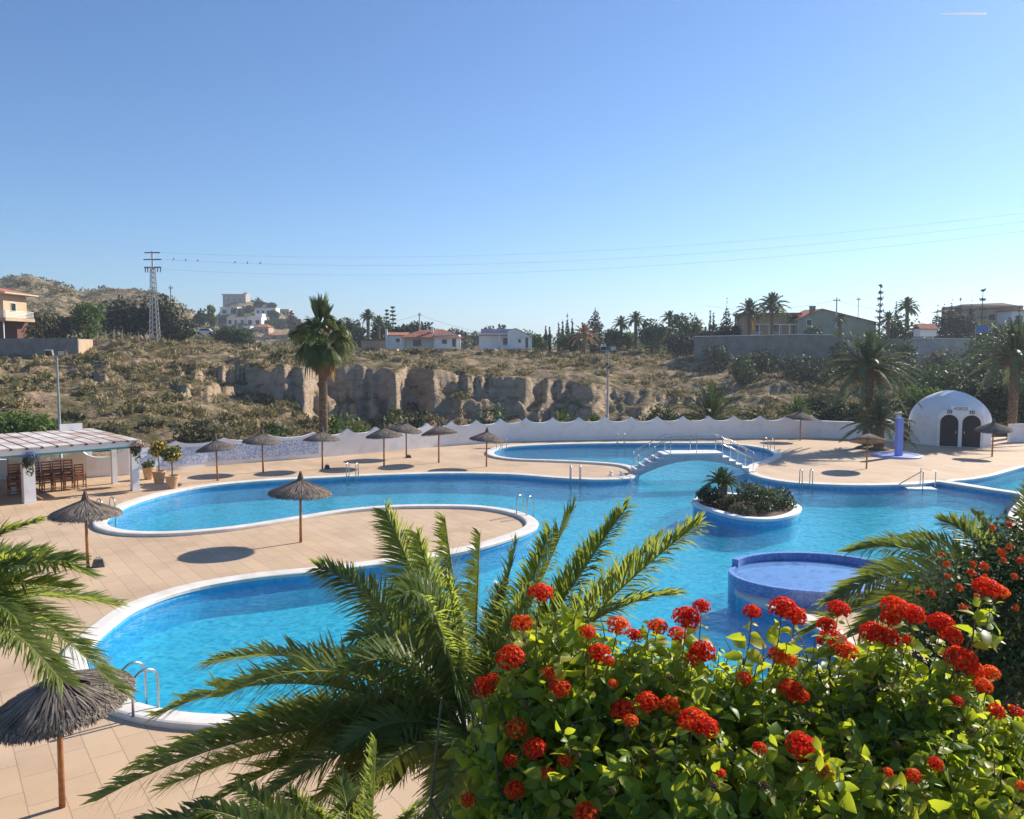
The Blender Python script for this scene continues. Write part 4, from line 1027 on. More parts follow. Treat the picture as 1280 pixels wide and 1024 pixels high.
# ---- near the far wall
def fan_palm(loc, hc, lab):
    e = empty('fan_palm', loc, lab, 'palm tree')
    b = MB(); b.tube([(0.05, 0, -1.2), (0.0, 0, 1), (.06, 0, hc * .5), (0.0, 0, hc)], [.34, .25, .22, .21], 16)
    for k in range(int(hc / .12)):
        z = k * .12
        for j in range(11):
            a = j * .571 + k * .29 + rnd.uniform(-.1, .1); rr = .22; b.bar((rr * math.cos(a), rr * math.sin(a), z), ((rr + .06) * math.cos(a), (rr + .06) * math.sin(a), z + .13), .09, .03)
    b.build('trunk', M['palmtrunk'], e)
    def fan(a, el, pl, rad, kind, droop, spread=105, m=26):
        d = Vector((math.cos(a) * math.cos(el), math.sin(a) * math.cos(el), math.sin(el))); C = Vector((.08 * math.cos(a), .08 * math.sin(a), hc - .1)); Bp = C + d * pl + Vector((0, 0, -.10 * pl))
        d = (d + Vector((0, 0, -.35 * droop))).normalized()
        s = Vector((-math.sin(a), math.cos(a), 0)); n = s.cross(d).normalized()
        S = []
        for j in range(m):
            t = R(-spread + 2 * spread * j / (m - 1)); dd = (d * math.cos(t) + s * math.sin(t) + n * ((.55 if spread > 60 else .05) * abs(math.sin(t)))).normalized(); l = rad * (1 - .22 * abs(t) / 1.9) * rnd.uniform(.88, 1.08)
            wv = (s * math.cos(t) - d * math.sin(t)); dz = Vector((0, 0, -1)) * l
            p = [Bp, Bp + dd * l * .5 + dz * droop * .10, Bp + dd * l * .8 + dz * droop * .36, Bp + dd * l * .93 + dz * droop * .85]
            k_ = 1.0 if spread > 60 else .45
            ww = [.012, l * .070 * k_, l * .045 * k_, l * .006]
            S.append([[tuple(p[q] - wv * ww[q]), tuple(p[q] + wv * ww[q])] for q in range(4)])
        link('frond', join_mesh_data('frond', np.array(S), [[C, (C + Bp) / 2 + Vector((0, 0, .03)), Bp]], .03, rnd.random()), [L_[kind], M['rachis']], e)
    for k in range(4): fan(k * 1.7 + .4, R(86 - 4 * k), .8 + .15 * (k % 2), 2.3 - .3 * k, 'washington', .02, 22, 14)
    for k in range(19): fan(k * 2.39996 + rnd.uniform(-.15, .15), R(6 + 3.4 * k), rnd.uniform(1.0, 1.6) * (1 - .018 * k), rnd.uniform(1.0, 1.25), 'washington', rnd.uniform(.35, .75))
    for k in range(13): fan(k * .4833 + .2 + rnd.uniform(-.15, .15), R(rnd.uniform(-58, -12)), rnd.uniform(.9, 1.3), rnd.uniform(.9, 1.15), 'washington', rnd.uniform(.6, .9))
    for k in range(18): fan(rnd.uniform(-1.6, .9) if k < 11 else k * 1.3, R(rnd.uniform(-80, -50)), rnd.uniform(.8, 1.4), rnd.uniform(.8, 1.05), 'dead', .85)
    return e
pw = D(405, 560, 51.8); fan_palm((pw.x, 51.8, -.2), D(405, 417, 51.8).z + .2, 'tall fan palm with shaggy crown rising behind the white wall')

p = G(1086, 560); palm((p.x, p.y + .3, 0), 5.5, 3.6, 64, 'large date palm with orange fruit beside the white wall', parts=True, npair=74, lw=.036, tr=.27, dates=6, lo=-42, grp='date palms by the pool', L=.62)
p = G(1098, 563); palm((p.x, p.y, 0), 1.75, 2.7, 46, 'short date palm growing at the foot of the tall fruiting one', parts=True, npair=64, lw=.034, tr=.26, lo=-20, grp='date palms by the pool', L=.55)
p = D(1264, 556, 61); palm((p.x, p.y, -.2), 6.5, 3.9, 64, 'tall date palm at the right edge behind the dome', parts=True, npair=70, lw=.04, tr=.25, dates=4, lo=-46, grp='date palms by the pool', L=.66)
# ring of stones and a low bed round the palms
b = MB(); pc = G(1090, 561); b.lathe([(0, .16), (.9, .14), (1.15, .0)], 24); o = b.build('palm_bed', M['soil']); o.location = pc; tag(o, 'low dark bed of soil round the two date palm trunks', 'flower bed')

palm_at(890, 68, 527, 66, 'broad low date palm spraying up behind the long white wall', nf=44, kind='fan', npair=40, lw=.06, lo=-5, grp='palms beyond the wall', tr=.35, L=.7)
palm_at(703, 66, 530, 24, 'small bright palm behind the wall left of the lamp post', nf=20, kind='bright', npair=24, lw=.06, lo=15, grp='palms beyond the wall', tr=.15)
palm_at(742, 67, 531, 18, 'smaller bright palm touching the lamp post behind the wall', nf=18, kind='bright', npair=22, lw=.06, lo=15, grp='palms beyond the wall', tr=.15)
palm_at(998, 66, 520, 32, 'bright spiky palm behind the parasol right of the footbridge', nf=30, kind='bright', npair=28, lw=.05, lo=0, grp='palms beyond the wall', tr=.2)
SHR = [ # px, y, top_py, w, kind, n, label
 (345, 60, 532, 70, 'mid', 2200, 'dense green shrub behind the mosaic wall left of the fan palm'),
 (432, 58, 516, 92, 'bright', 3200, 'bright green shrub mass right of the fan palm trunk'),
 (492, 62, 512, 62, 'mid', 1800, 'loose green shrub behind the parasols at mid wall'),
 (522, 64, 512, 40, 'dark', 1100, 'dark shrub behind the tipped parasol'),
 (614, 68, 505, 62, 'mid', 2200, 'rounded green shrub under the cliff behind the upper pool'),
 (668, 68, 528, 30, 'dark', 800, 'small dark shrub under the cliff left of the bright palm'),
 (830, 70, 504, 66, 'mid', 2400, 'leafy green shrub left of the broad low palm behind the wall'),
 (935, 72, 508, 56, 'olive', 1500, 'olive shrub right of the broad low palm behind the wall'),
 (30, 58, 520, 90, 'bright', 2600, 'bright green reed like shrub behind the pergola roof'),
 (130, 62, 528, 80, 'olive', 1500, 'dull shrub behind the right end of the pergola roof'),
 (250, 62, 524, 100, 'olive', 1900, 'dull olive shrub behind the mosaic wall'),
 (1045, 66, 505, 70, 'dark', 2400, 'dark dense shrub left of the fruiting date palm'),
 (1150, 68, 478, 60, 'bright', 2400, 'bright yellow green shrub left of the dome top'),
 (1165, 78, 455, 90, 'mid', 3200, 'large green shrub above the white dome'),
 (1225, 70, 470, 80, 'dark', 3000, 'dark shrub mass right above the white dome'),
 (1285, 68, 470, 80, 'mid', 2800, 'green shrub mass behind the palm at the right edge'),
 (1030, 80, 488, 60, 'olive', 1500, 'dry olive shrub on the slope left of the date palm'),
 (1115, 66, 500, 60, 'dark', 2200, 'dark shrub between the date palm and the dome'),
 (1210, 95, 440, 90, 'mid', 2600, 'leafy shrub below the pale terrace wall at the right'),
 (1290, 90, 440, 90, 'dark', 2400, 'dark leafy mass behind the right date palm'),
 (950, 118, 438, 60, 'dark', 1200, 'dark bush under the left part of the grey terrace wall'),
 (1005, 112, 446, 90, 'dark', 1800, 'long dark bush under the grey terrace wall'),
 (930, 112, 436, 36, 'mid', 800, 'green bush in front of the grey terrace wall'),
 (1130, 112, 420, 40, 'mid', 1100, 'leafy shrub breaking the line of the terrace wall right of the big palm crown'), (1175, 116, 432, 50, 'olive', 900, 'olive bush at the foot of the pale retaining wall'), (1228, 112, 416, 60, 'mid', 1600, 'green shrub hiding the right end of the pale retaining wall'), (1052, 116, 424, 44, 'dark', 1000, 'dark shrub at the joint of the grey terrace walls'), (893, 124, 428, 40, 'dark', 700, 'low dark shrub at the left end of the grey terrace wall'),
 (1075, 66, 518, 40, 'bright', 900, 'bright shrub with broad leaves above the low white wall')]
for px, y, tp, w, kd, n, lab in SHR: broad_tree(px, y, tp, w, kd, lab, n=int(n * 1.0), name='garden_shrub', grp='shrubs beyond the garden wall', leaf=.16 if y < 80 else .2)

# ---- skyline, left to right
TR = [
 (52, 133, 388, 55, 'olive', 1500, 'loose olive coloured tree right of the ochre house'), (78, 136, 394, 44, 'olive', 1100, 'feathery pale tree between the ochre house and the bright tree'), (112, 138, 376, 52, 'bright', 1500, 'bright green tree on the crest at the left'),
 (158, 150, 370, 62, 'dark', 1900, 'dark evergreen tree left of the pylon'), (196, 152, 362, 62, 'dark', 2000, 'dark evergreen tree behind the pylon'), (226, 148, 394, 46, 'dark', 1100, 'low dark tree right of the pylon'),
 (266, 300, 378, 13, 'bright', 420, 'slim green tree on the saddle left of the villas'), (254, 310, 387, 18, 'dark', 380, 'dark bush left of the slim tree on the saddle'),
 (335, 560, 398, 22, 'mid', 420, 'green tree among the villas below the hilltop'), (357, 520, 405, 26, 'mid', 420, 'leafy tree right of the villas'), (304, 598, 369, 22, 'dark', 300, 'dark tree crowning the hilltop block'), (316, 598, 376, 14, 'dark', 240, 'dark bush right of the hilltop block'), (331, 560, 392, 10, 'dark', 260, 'narrow dark tree between the two upper villas'),
 (378, 300, 405, 30, 'mid', 480, 'green tree behind the left side of the fan palm'), (433, 200, 396, 34, 'dark', 800, 'dark round tree just right of the fan palm crown'), (449, 190, 404, 24, 'mid', 500, 'small tree left of the tufted palm'), (478, 190, 396, 34, 'mid', 800, 'leafy tree beside the Norfolk pines'),
 (500, 180, 406, 28, 'dark', 700, 'rounded dark tree left of the utility pole'), (524, 178, 402, 46, 'dark', 1000, 'wide dark tree behind the utility pole'), (548, 250, 409, 14, 'dark', 260, 'small dark tree behind the red roof ridge'),
 (572, 230, 412, 44, 'olive', 700, 'grey green tree behind the red roofed house'), (600, 260, 414, 36, 'mid', 560, 'low green tree between the red roof and the white house'), (626, 210, 405, 20, 'mid', 380, 'small tree behind the flat roofed white house'), (610, 240, 407, 18, 'dark', 320, 'dark tree left of the flat roof'),
 (672, 165, 418, 22, 'bright', 500, 'light green tree right of the white gable'), (650, 420, 412, 60, 'dark', 500, 'far dark tree line behind the white house'),
 (712, 160, 416, 34, 'mid', 700, 'green tree under the slim cypresses'), (768, 165, 411, 32, 'mid', 800, 'leafy tree right of the big cypress'), (783, 172, 414, 30, 'bright', 600, 'light tree under the pair of palms'),
 (814, 160, 398, 40, 'mid', 1200, 'rounded green tree right of the pair of palms'), (834, 165, 409, 30, 'dark', 700, 'dark tree between the round tree and the umbrella pine'), (861, 158, 391, 50, 'mid', 1500, 'broad umbrella pine left of the spiky cypress'), (850, 150, 414, 44, 'dark', 900, 'dark undergrowth below the umbrella pine'), (884, 150, 410, 30, 'dark', 700, 'dark bush left of the spiky cypress'),
 (910, 146, 400, 38, 'dark', 900, 'dark bush around the foot of the spiky cypress'), (1018, 136, 405, 30, 'mid', 600, 'green bush before the terracotta roofed house'), (1045, 134, 408, 26, 'bright', 500, 'light bush at the right of the sage house wall'),
 (1116, 140, 392, 34, 'mid', 800, 'green tree right of the terracotta roof'), (1140, 138, 400, 38, 'mid', 800, 'leafy tree on the right terrace'), (1195, 150, 388, 60, 'dark', 1400, 'dark conifer mass before the dark roofed house'),
 (1235, 128, 402, 50, 'mid', 1000, 'leafy tree beside the blue sheet'), (1262, 126, 398, 50, 'olive', 900, 'dull green tree at the far right terrace'), (1290, 150, 398, 40, 'dark', 700, 'dark tree at the right edge of the skyline')]
for px, y, tp, w, kd, n, lab in TR: broad_tree(px, y, tp, w, kd, lab, n=n)
for px, y, tp, w, lab in ((682, 168, 408, 5, 'first slim cypress right of the white gable'), (687, 168, 409, 5, 'second slim cypress right of the white gable'), (698, 165, 404, 5, 'short cypress at the left of the tight cypress cluster'), (703, 166, 401, 5, 'middle cypress of the tight cluster left of the big one'),
   (709, 165, 393, 6, 'tallest slim cypress left of the big dark one'), (715, 166, 400, 4, 'thin cypress just right of the tallest slim one'), (886.5, 148, 389, 5, 'left one of the paired brownish cypresses by the umbrella pine'), (890.5, 149, 390, 5, 'right one of the paired brownish cypresses by the umbrella pine'),
   (918, 146, 391, 4, 'thin cypress left of the flag'), (924, 147, 395, 4, 'thinnest cypress touching the flag palm'), (1117, 150, 374, 6, 'slim cypress left of the tufted palm on the right skyline'), (1271, 140, 385, 5, 'slim cypress at the far right edge')): cypress(px, y, tp, w, lab)
cypress(743.5, 160, 386, 21, 'big thick dark cypress towering alone at mid skyline', n=1900, grp=None, fat=.35)
cypress(906.5, 146, 374, 17, 'tall spiky dark cypress left of the flag', n=1000, grp=None, fat=1.1)
for px, tp, w, lab in ((1168, 382, 16, 'first dark conifer of the row on the right skyline'), (1185.5, 375, 14, 'second dark conifer of the row on the right skyline'), (1197, 375, 12, 'third dark conifer of the row on the right skyline'), (1210, 375, 14, 'fourth dark conifer of the row beside the dark roof'), (1176, 382, 8, 'small pointed conifer between the first two of the row')):
    cypress(px, 148, tp, w, lab, n=700, grp='dark conifers on the right skyline', fat=.9)
norfolk(1097, 138, 355, 17, 'tall tiered Norfolk pine right of the terracotta roof'); norfolk(492, 192, 383, 17, 'Norfolk pine, the taller of two behind the fan palm'); norfolk(484.5, 194, 387, 14, 'Norfolk pine, the shorter of two behind the fan palm'); norfolk(1224, 150, 361, 20, 'sparse pine standing above the dark roof', tiers=6)
for px, y, cp, r, nf, lab in ((461, 180, 396, 12, 26, 'tufted palm between the fan palm and the Norfolk pines'), (474, 186, 402, 10, 22, 'small palm left of the Norfolk pines'), (776, 168, 405, 13, 22, 'left palm of the pair right of the big cypress'), (794, 166, 401, 15, 24, 'right palm of the pair right of the big cypress'), (836, 166, 398, 13, 22, 'palm between the round tree and the umbrella pine'),
   (935, 140, 389, 20, 34, 'palm standing beside the red and yellow flag'), (963, 138, 383, 23, 40, 'full crowned palm right of the flag'), (992, 142, 400, 11, 22, 'small palm left of the sage house'), (1131, 142, 384, 16, 30, 'tufted palm right of the Norfolk pine'), (1048, 132, 399, 10, 18, 'small yellow green palm before the terracotta roof'), (1108, 136, 400, 14, 22, 'palm beside the tufted one on the right terrace'), (325, 560, 377, 7, 14, 'palm on the hilltop right of the stone block'), (730, 150, 419, 20, 24, 'brownish low palm left of the big cypress')):
    palm_at(px, y, cp, r, lab, nf=nf, npair=14, lw=.0012 * y, grp='palms on the skyline', kind='fan' if px != 730 else 'dead', tr=.0017 * y, lo=-35, L=r / F * y * .3)
for px, lab in ((285, 'low green hedge beside the parked white car'), (305, 'low hedge at the right below the villas')): broad_tree(px, 190, 406 if px < 290 else 412, 34, 'mid', lab, n=700, name='clipped_hedge', grp=None)

wl = []
for k in range(150):
    px = rnd.uniform(395, 1330); y = rnd.uniform(235, 340); x = (px - 640) / F * y; zt = D(px, rnd.uniform(417, 430) - (4 if px > 880 else 0), y).z; r = rnd.uniform(3.5, 7)
    wl.append((x, y, zt - r * .5, r, r * .8, r * .55)); wl.append((x + r * .6, y, zt - r * 1.0, r, r * .8, r * .7))
V, T = leaf_cloud(wl, 30000, .55, out=.5)
tag(link('far_wood', quads_mesh('far_wood', V, T), L_['mid']), kind='stuff', label='distant belt of trees closing the plateau behind the houses', cat='wood')

# ================================================================== HOUSES
def gable(mb, w, d, z, h, ov=.4, mi=0, th=.14):
    """gable roof, ridge along x"""
    for s in (-1, 1):
        a = Vector((-w / 2 - ov, s * (d / 2 + ov), z - h * ov / (d / 2))); r_ = Vector((-w / 2 - ov, 0, z + h)); L = w + 2 * ov
        vs = [a, r_, r_ + Vector((0, 0, th)), a + Vector((0, 0, th))]; vs += [v + Vector((L, 0, 0)) for v in vs]
        mb.add(vs, [(0, 1, 2, 3), (7, 6, 5, 4), (0, 4, 5, 1), (1, 5, 6, 2), (2, 6, 7, 3), (3, 7, 4, 0)], mi)
def windows(e, lst, par=None):
    for (x, y, z, w, h, rz) in lst:
        b = MB(); b.box((0, 0, 0), (w, .06, h)); f = b.build('window', M['shade_glass'], e); f.location = (x, y, z); f.rotation_euler.z = rz
        b = MB()
        for s in (-1, 1): b.box((s * (w / 2 + .04), 0, 0), (.08, .12, h + .16))
        b.box((0, 0, h / 2 + .04), (w, .12, .08)); b.box((0, 0, -h / 2 - .04), (w, .12, .08)); b.build('frame', M['house_white'], f)
def at(px, y, py=None):
    x = (px - 640) / F * y; return Vector((x, y, hz(x, y) if py is None else D(px, py, y).z))
# ochre house at the left edge
p = at(-26, 125, 425); e = empty('ochre_house', p, 'ochre two storey house with a white balcony at the left edge', 'house')
b = MB(); b.box((0, 3, 5.3), (8.6, 6, 4.2)); b.build('upper_wall', M['ochre_wall'], e)
b = MB(); b.box((1.2, 1, 3.15), (10.2, 7.5, .5)); b.build('balcony_slab', M['tan_wall'], e)
b = MB(); b.box((0, 4.0, 1.4), (9.5, 3, 3.0)); b.build('lower_wall', mat('brick_red_render', (.16, .07, .05), None, 1, .9), e)
for x in (-2.6, 1.0, 3.2, 5.6):
    b = MB(); b.box((x, -2.2, 1.45), (.35 if x < 4 else .12, .35 if x < 4 else .12, 2.9)); b.build('column', M['house_white'], e)
b = MB(); 
for k in range(5): b.box((1.2, -2.6, 3.55 + .22 * k), (10.0, .06, .07)); b.box((6.25, 1.0, 3.55 + .22 * k), (.06, 7.1, .07))
for k in range(9): b.box((-3.7 + 1.24 * k, -2.6, 4.0), (.09, .09, 1.15))
b.build('railing', M['house_white'], e)
b = MB(); vs = [(-5.5, -1.6, 7.3), (5.6, -1.6, 7.3), (5.6, 7, 7.3), (-5.5, 7, 7.3), (-3, 2.5, 8.5), (1, 2.5, 8.5)]
b.add(vs, [(0, 1, 5, 4), (1, 2, 5), (2, 3, 4, 5), (3, 0, 4), (3, 2, 1, 0)]); b.build('roof', M['roof'], e)
b = MB(); b.box((0.05, 2.7, 7.22), (11.3, 8.8, .18)); b.build('eaves', mat('pale_eaves', (.62, .52, .42), None, 1, .9), e)
b = MB(); b.box((1.5, -.05, 4.55), (1.5, .08, 2.2)); b.build('shutter', M['house_white'], e)
windows(e, [(-2.0, -.04, 5.2, 1.3, 1.2, 0), (4.33, 2.4, 5.2, 1.2, 1.2, R(90))])
# grey terrace walls
def block_wall(pts, zb, label, m='grey_stone', grp=None, th=.35, cap=False, name='terrace_wall'):
    P = [D(px, py, y) for px, py, y in pts]; e = empty(name, (P[0].x, P[0].y, zb), label, 'wall', grp); b = MB()
    for a, c in zip(P[:-1], P[1:]):
        t = (c - a); t.z = 0; nn = Vector((t.y, -t.x, 0)).normalized() * th
        b.add([(a.x, a.y, zb), (c.x, c.y, zb), (c.x, c.y, c.z), (a.x, a.y, a.z), (a.x - nn.x, a.y - nn.y, zb), (c.x - nn.x, c.y - nn.y, zb), (c.x - nn.x, c.y - nn.y, c.z), (a.x - nn.x, a.y - nn.y, a.z)],
              [(0, 1, 2, 3), (5, 4, 7, 6), (3, 2, 6, 7), (1, 5, 6, 2), (4, 0, 3, 7)])
    b.build('masonry', M[m], e, world=True)
    if cap:
        b = MB()
        for a, c in zip(P[:-1], P[1:]): b.bar(a + Vector((0, .1, .05)), c + Vector((0, .1, .05)), .5, .1)
        b.build('coping', M['house_white'], e, world=True)
    return e
block_wall([(-120, 423, 112), (97, 423, 116)], 4.5, 'grey terrace wall below the ochre house')
block_wall([(98, 424, 116.2), (116, 424.5, 124)], 5.5, 'short pale wall end right of the grey terrace wall', 'tan_wall')
block_wall([(868, 421, 136), (1000, 418.5, 128), (1042, 419, 127)], 4.0, 'long grey block wall under the flag and palms', cap=True)
block_wall([(1140, 423, 124), (1212, 424, 122)], 3.5, 'pale retaining wall of the right terrace', 'pale_block', cap=True)
block_wall([(1042, 421, 127), (1140, 424, 125)], 3.5, 'grey wall behind the crown of the fruiting date palm')
# chain fence posts
for k in range(7):
    p = at(124 + 10.2 * k, 128); b = MB(); b.tube([(0, 0, -.2), (0, 0, 1.5), (.18, -.1, 1.85)], .06, 6); o = b.build('fence_post', M['galv']); o.location = p
    tag(o, 'grey cranked concrete fence post in the row on the crest below the dark trees', 'fence post', 'fence posts on the crest')
# pylon
p = at(195.5, 130); e = empty('power_pylon', p, 'lattice electricity pylon with three cross arms on the crest', 'pylon'); h = D(192, 314, 130).z - p.z
b = MB()
for sx in (-1, 1):
    for sy in (-1, 1): b.bar((sx * .62, sy * .62, 0), (sx * .26, sy * .26, h * .82), .11)
nb = 15
for k in range(nb):
    z0, z1 = h * .82 * k / nb, h * .82 * (k + 1) / nb; w0, w1 = .62 - .36 * k / nb, .62 - .36 * (k + 1) / nb
    for s in (-1, 1):
        b.bar((-w0, s * w0, z0), (w1, s * w1, z1), .045); b.bar((s * w0, -w0, z0), (s * w1, w1, z1), .045); b.bar((-w1, s * w1, z1), (w1, s * w1, z1), .09)
b.build('lattice_tower', M['galv'], e)
b = MB(); b.bar((0, 0, h * .80), (0, 0, h), .22); b.build('mast', M['galv'], e)
for z, L in ((h * .985, 2.7), (h * .91, 3.1), (h * .825, 3.0)):
    b = MB(); b.bar((-L / 2, .35, z), (L / 2, -.35, z - .05), .16); b.bar((-L / 2, .45, z), (L / 2, -.25, z - .1), .10); b.build('cross_arm', M['darkmetal'], e)
for x in (-1.25, -.85, .8, 1.3):
    b = MB(); b.lathe([(0, 0), (.07, 0), (.1, -.25), (.07, -.5), (.1, -.75), (0, -.8)], 8, (x, -.15 * x / 1.3, h * .825 - .05)); b.build('insulator', M['darkmetal'], e)
def wire(A, B_, sag, lab, r=.022, n=40):
    A, B_ = Vector(A), Vector(B_); pts = [A.lerp(B_, t / n) - Vector((0, 0, 4 * sag * (t / n) * (1 - t / n))) for t in range(n + 1)]
    b = MB(); b.tube([q - A for q in pts], r, 5); o = b.build('power_cable', M['wire']); o.location = A; tag(o, lab, 'power cable', 'power cables in the sky'); return pts
Pz = p.z
w1 = wire((p.x + 1.5, 130, Pz + h * .91), (100, 90, 27.3), 4.7, 'upper power cable sagging across the whole sky from the pylon', .009)
wire((p.x + 1.3, 130, Pz + h * .985), (104, 90, 28.7), 4.6, 'topmost power cable sagging across the whole sky', .008); wire((p.x + 1.3, 130, Pz + h * .80), (97, 90, 25.6), 4.4, 'lowest power cable sagging across the whole sky', .009)
for k, t in enumerate((1, 2, 3, 6, 7, 8)):        # small birds on the cable
    a = w1[0].lerp(w1[1], .35 * t); a = w1[int(t * .55)].lerp(w1[int(t * .55) + 1], (t * .55) % 1)
    b = MB(); b.lathe([(0, -.02), (.07, .03), (.09, .12), (.06, .22), (.05, .28), (0, .32)], 8); b.bar((-.02, 0, .06), (-.24, 0, -.08), .07, .03); b.bar((.04, 0, .26), (.12, 0, .25), .025)
    o = b.build('bird', M['darkmetal']); o.location = a; tag(o, 'small dark bird perched on the power cable right of the pylon', 'bird', 'birds on the cable')
def pole(px, y, top, lab, w=.16, arms=1):
    p = at(px, y); h = D(px, top, y).z - p.z; e = empty('utility_pole', p, lab, 'utility pole', 'utility poles'); b = MB(); b.tube([(0, 0, -.3), (0, 0, h)], [w, w * .7], 8); b.build('post', M['trunk'] if arms == 1 else M['galv'], e)
    b = MB(); b.box((0, 0, h - .5), (1.5 * arms, .12, .12))
    for s in (-1, 1): b.lathe([(.06, 0), (.06, .2), (0, .24)], 6, (s * .6 * arms, 0, h - .45))
    b.build('crossarm', M['darkmetal'], e); return p + Vector((0, 0, h - .4))
pole(217, 155, 357, 'dark wooden utility pole right of the pylon', .18, .5); a = pole(525, 170, 391, 'wooden utility pole behind the red roofed house', .17, .4); c = pole(1043, 138, 372, 'utility pole behind the terracotta roof', .14, .8); pole(1070, 140, 371, 'thin antenna mast right of the pole over the terracotta roof', .07, .4)
pole(298, 210, 384, 'thin pole below the villas, right of the parked car', .08, .3); pole(274, 200, 392, 'thinnest pole beside the parked car', .05, .3)
wire(a, at(700, 150, 422), 1.5, 'thin cable descending right from the pole behind the red roof', .02); wire(a, at(440, 190, 402), 1.0, 'thin cable from the pole behind the red roof towards the fan palm', .02)
wire(c, at(880, 160, 382), 1.2, 'thin cable from the roof pole leftwards over the palms', .018); wire(c, at(1130, 140, 388), .6, 'thin cable from the roof pole to the right', .018)

# red roofed house
p = at(541, 150, 434.5); e = empty('red_roofed_house', p, 'low house with a hipped red tile roof at mid skyline', 'house')
b = MB(); b.box((2.6, 3, 1.1), (4.6, 5.5, 2.6)); b.box((-3.0, 4.4, 1.1), (6.6, 3, 2.4)); b.build('wall', M['house_white'], e)
b = MB(); vs = [(-6.3, 0, 1.9), (5.5, -.6, 1.9), (5.5, 6.6, 1.9), (-6.3, 6.6, 1.9), (-2.6, 3, 3.3), (1.6, 3, 3.5)]; b.add(vs, [(0, 1, 5, 4), (1, 2, 5), (2, 3, 4, 5), (3, 0, 4), (3, 2, 1, 0)]); r_ = b.build('roof', M['roof'], e)
b = MB(); b.box((-.2, 1.8, 3.0), (.5, .5, 1.5)); b.box((-.2, 1.8, 3.8), (.65, .65, .12)); b.build('chimney', M['house_white'], r_)
for x in (-5.9, 5.1): b = MB(); b.box((x, .2 if x < 0 else -.3, .7), (.3, .3, 2.3)); b.build('column', M['house_white'], e)
windows(e, [(2.2, .22, 1.1, .9, .8, 0), (4.0, .22, .9, .7, 1.5, 0), (-3.2, 2.87, .9, 1.6, 1.3, 0)])
p = at(494, 152, 433.5); e = empty('white_outbuilding', p, 'small white outbuilding with a red roof edge left of the red roofed house', 'house')
b = MB(); b.box((0, 2, .9), (3.6, 3, 2.6)); b.build('wall', M['house_white'], e); b = MB(); b.add([(-2, .2, 2.2), (2.4, .2, 2.2), (2.4, 4, 2.8), (-2, 4, 2.8)], [(0, 1, 2, 3)]); b.box((.2, .25, 2.15), (4.4, .1, .12)); b.build('roof', M['roof'], e); b = MB(); b.box((-1.6, .3, 1.8), (.35, .35, 3.0)); b.build('chimney', M['house_white'], e)
windows(e, [(.5, .47, 1.2, .7, .7, 0)])
p = at(474, 158, 436); e = empty('brown_roofed_shed', p, 'long low brown roofed shed right of the fan palm', 'shed')
b = MB(); b.box((0, 2, .6), (7, 3, 2.0)); b.build('wall', M['tan_wall'], e); b = MB(); b.box((0, 2, 1.75), (7.6, 3.8, .3)); b.build('roof', mat('brown_tiles', (.20, .12, .09), (.14, .09, .07), 1, .9), e)
# white gabled house
p = at(630, 155, 436.5); e = empty('white_gabled_house', p, 'white house with a flat grey parapet and a gable end at mid skyline', 'house')
b = MB(); b.box((-1.3, 4, 1.5), (7.2, 5, 3.2)); b.box((-1.0, 4.8, 3.45), (6.6, 4, .95)); b.build('wall', M['house_white'], e)
b = MB(); b.prism([(0.7, 0), (5.4, 0), (5.4, 2.3), (2.5, 3.9), (1.9, 3.9), (0.7, 3.4)], 6, Matrix.Translation((0, .4, 0))); b.build('gable_wall', M['house_white'], e)
b = MB(); b.add([(1.9, .2, 4.0), (2.5, .2, 4.0), (5.75, .2, 2.2), (5.75, 6.6, 2.2), (2.5, 6.6, 4.0), (1.9, 6.6, 4.0)], [(1, 2, 3, 4), (0, 1, 4, 5)]); b.box((-1.9, 1.2, 2.72), (6.0, .8, .14)); r_ = b.build('roof', M['roof'], e)
b = MB(); b.box((-1.4, 2.72, 3.5), (6.3, .1, .9)); b.build('parapet', mat('grey_parapet', (.36, .36, .4), None, 1, .9), e)
b = MB(); b.box((-.9, .9, 1.3), (.3, .3, 2.7)); b.box((.2, .9, .25), (2.2, .3, .5)); b.build('porch', M['house_white'], e)
windows(e, [(.25, 1.45, 1.5, .9, 1.3, 0), (3.0, .37, 1.6, .5, .7, 0), (4.4, .37, 1.2, .5, 2.0, 0)])
# villas on the hill
def hit(px, py, y0=185, y1=900):
    yy = np.arange(y0, y1, 2.0); d = ray(px, py); zz = H + d.z / d.y * yy
    w = np.nonzero(height(d.x / d.y * yy, yy) >= zz)[0]
    return float(yy[w[0]]) if len(w) else 420.0
def villa(px, y, base, top, w, lab, wm='house_white', flat=True, levels=1, roof='house_white', wins=3, d=9):
    y = hit(px, base) + 2; p = at(px, y, base); W = w / F * y; hh = (base - top) / F * y; e = empty('hill_villa', p, lab, 'villa', 'villas on the hillside')
    b = MB(); b.box((0, d / 2, hh / 2 - 2), (W, d, hh + 4)); 
    if levels > 1: b.box((W * .22, d * .6, hh * 1.05), (W * .5, d * .6, hh * .75))
    b.build('wall', M[wm], e)
    b = MB()
    if flat: b.box((0, d / 2 - .2, hh + .12), (W + .5, d + .6, .3))
    else:
        vs = [(-W / 2 - .5, -.5, hh), (W / 2 + .5, -.5, hh), (W / 2 + .5, d, hh), (-W / 2 - .5, d, hh), (-W / 5, d / 2, hh * 1.45), (W / 5, d / 2, hh * 1.45)]; b.add(vs, [(0, 1, 5, 4), (1, 2, 5), (2, 3, 4, 5), (3, 0, 4), (3, 2, 1, 0)])
    b.build('roof', M[roof], e)
    windows(e, [(W * (-.5 + (k + .5) / wins), -.05, hh * .5, W / wins * .5, hh * .45, 0) for k in range(wins)])
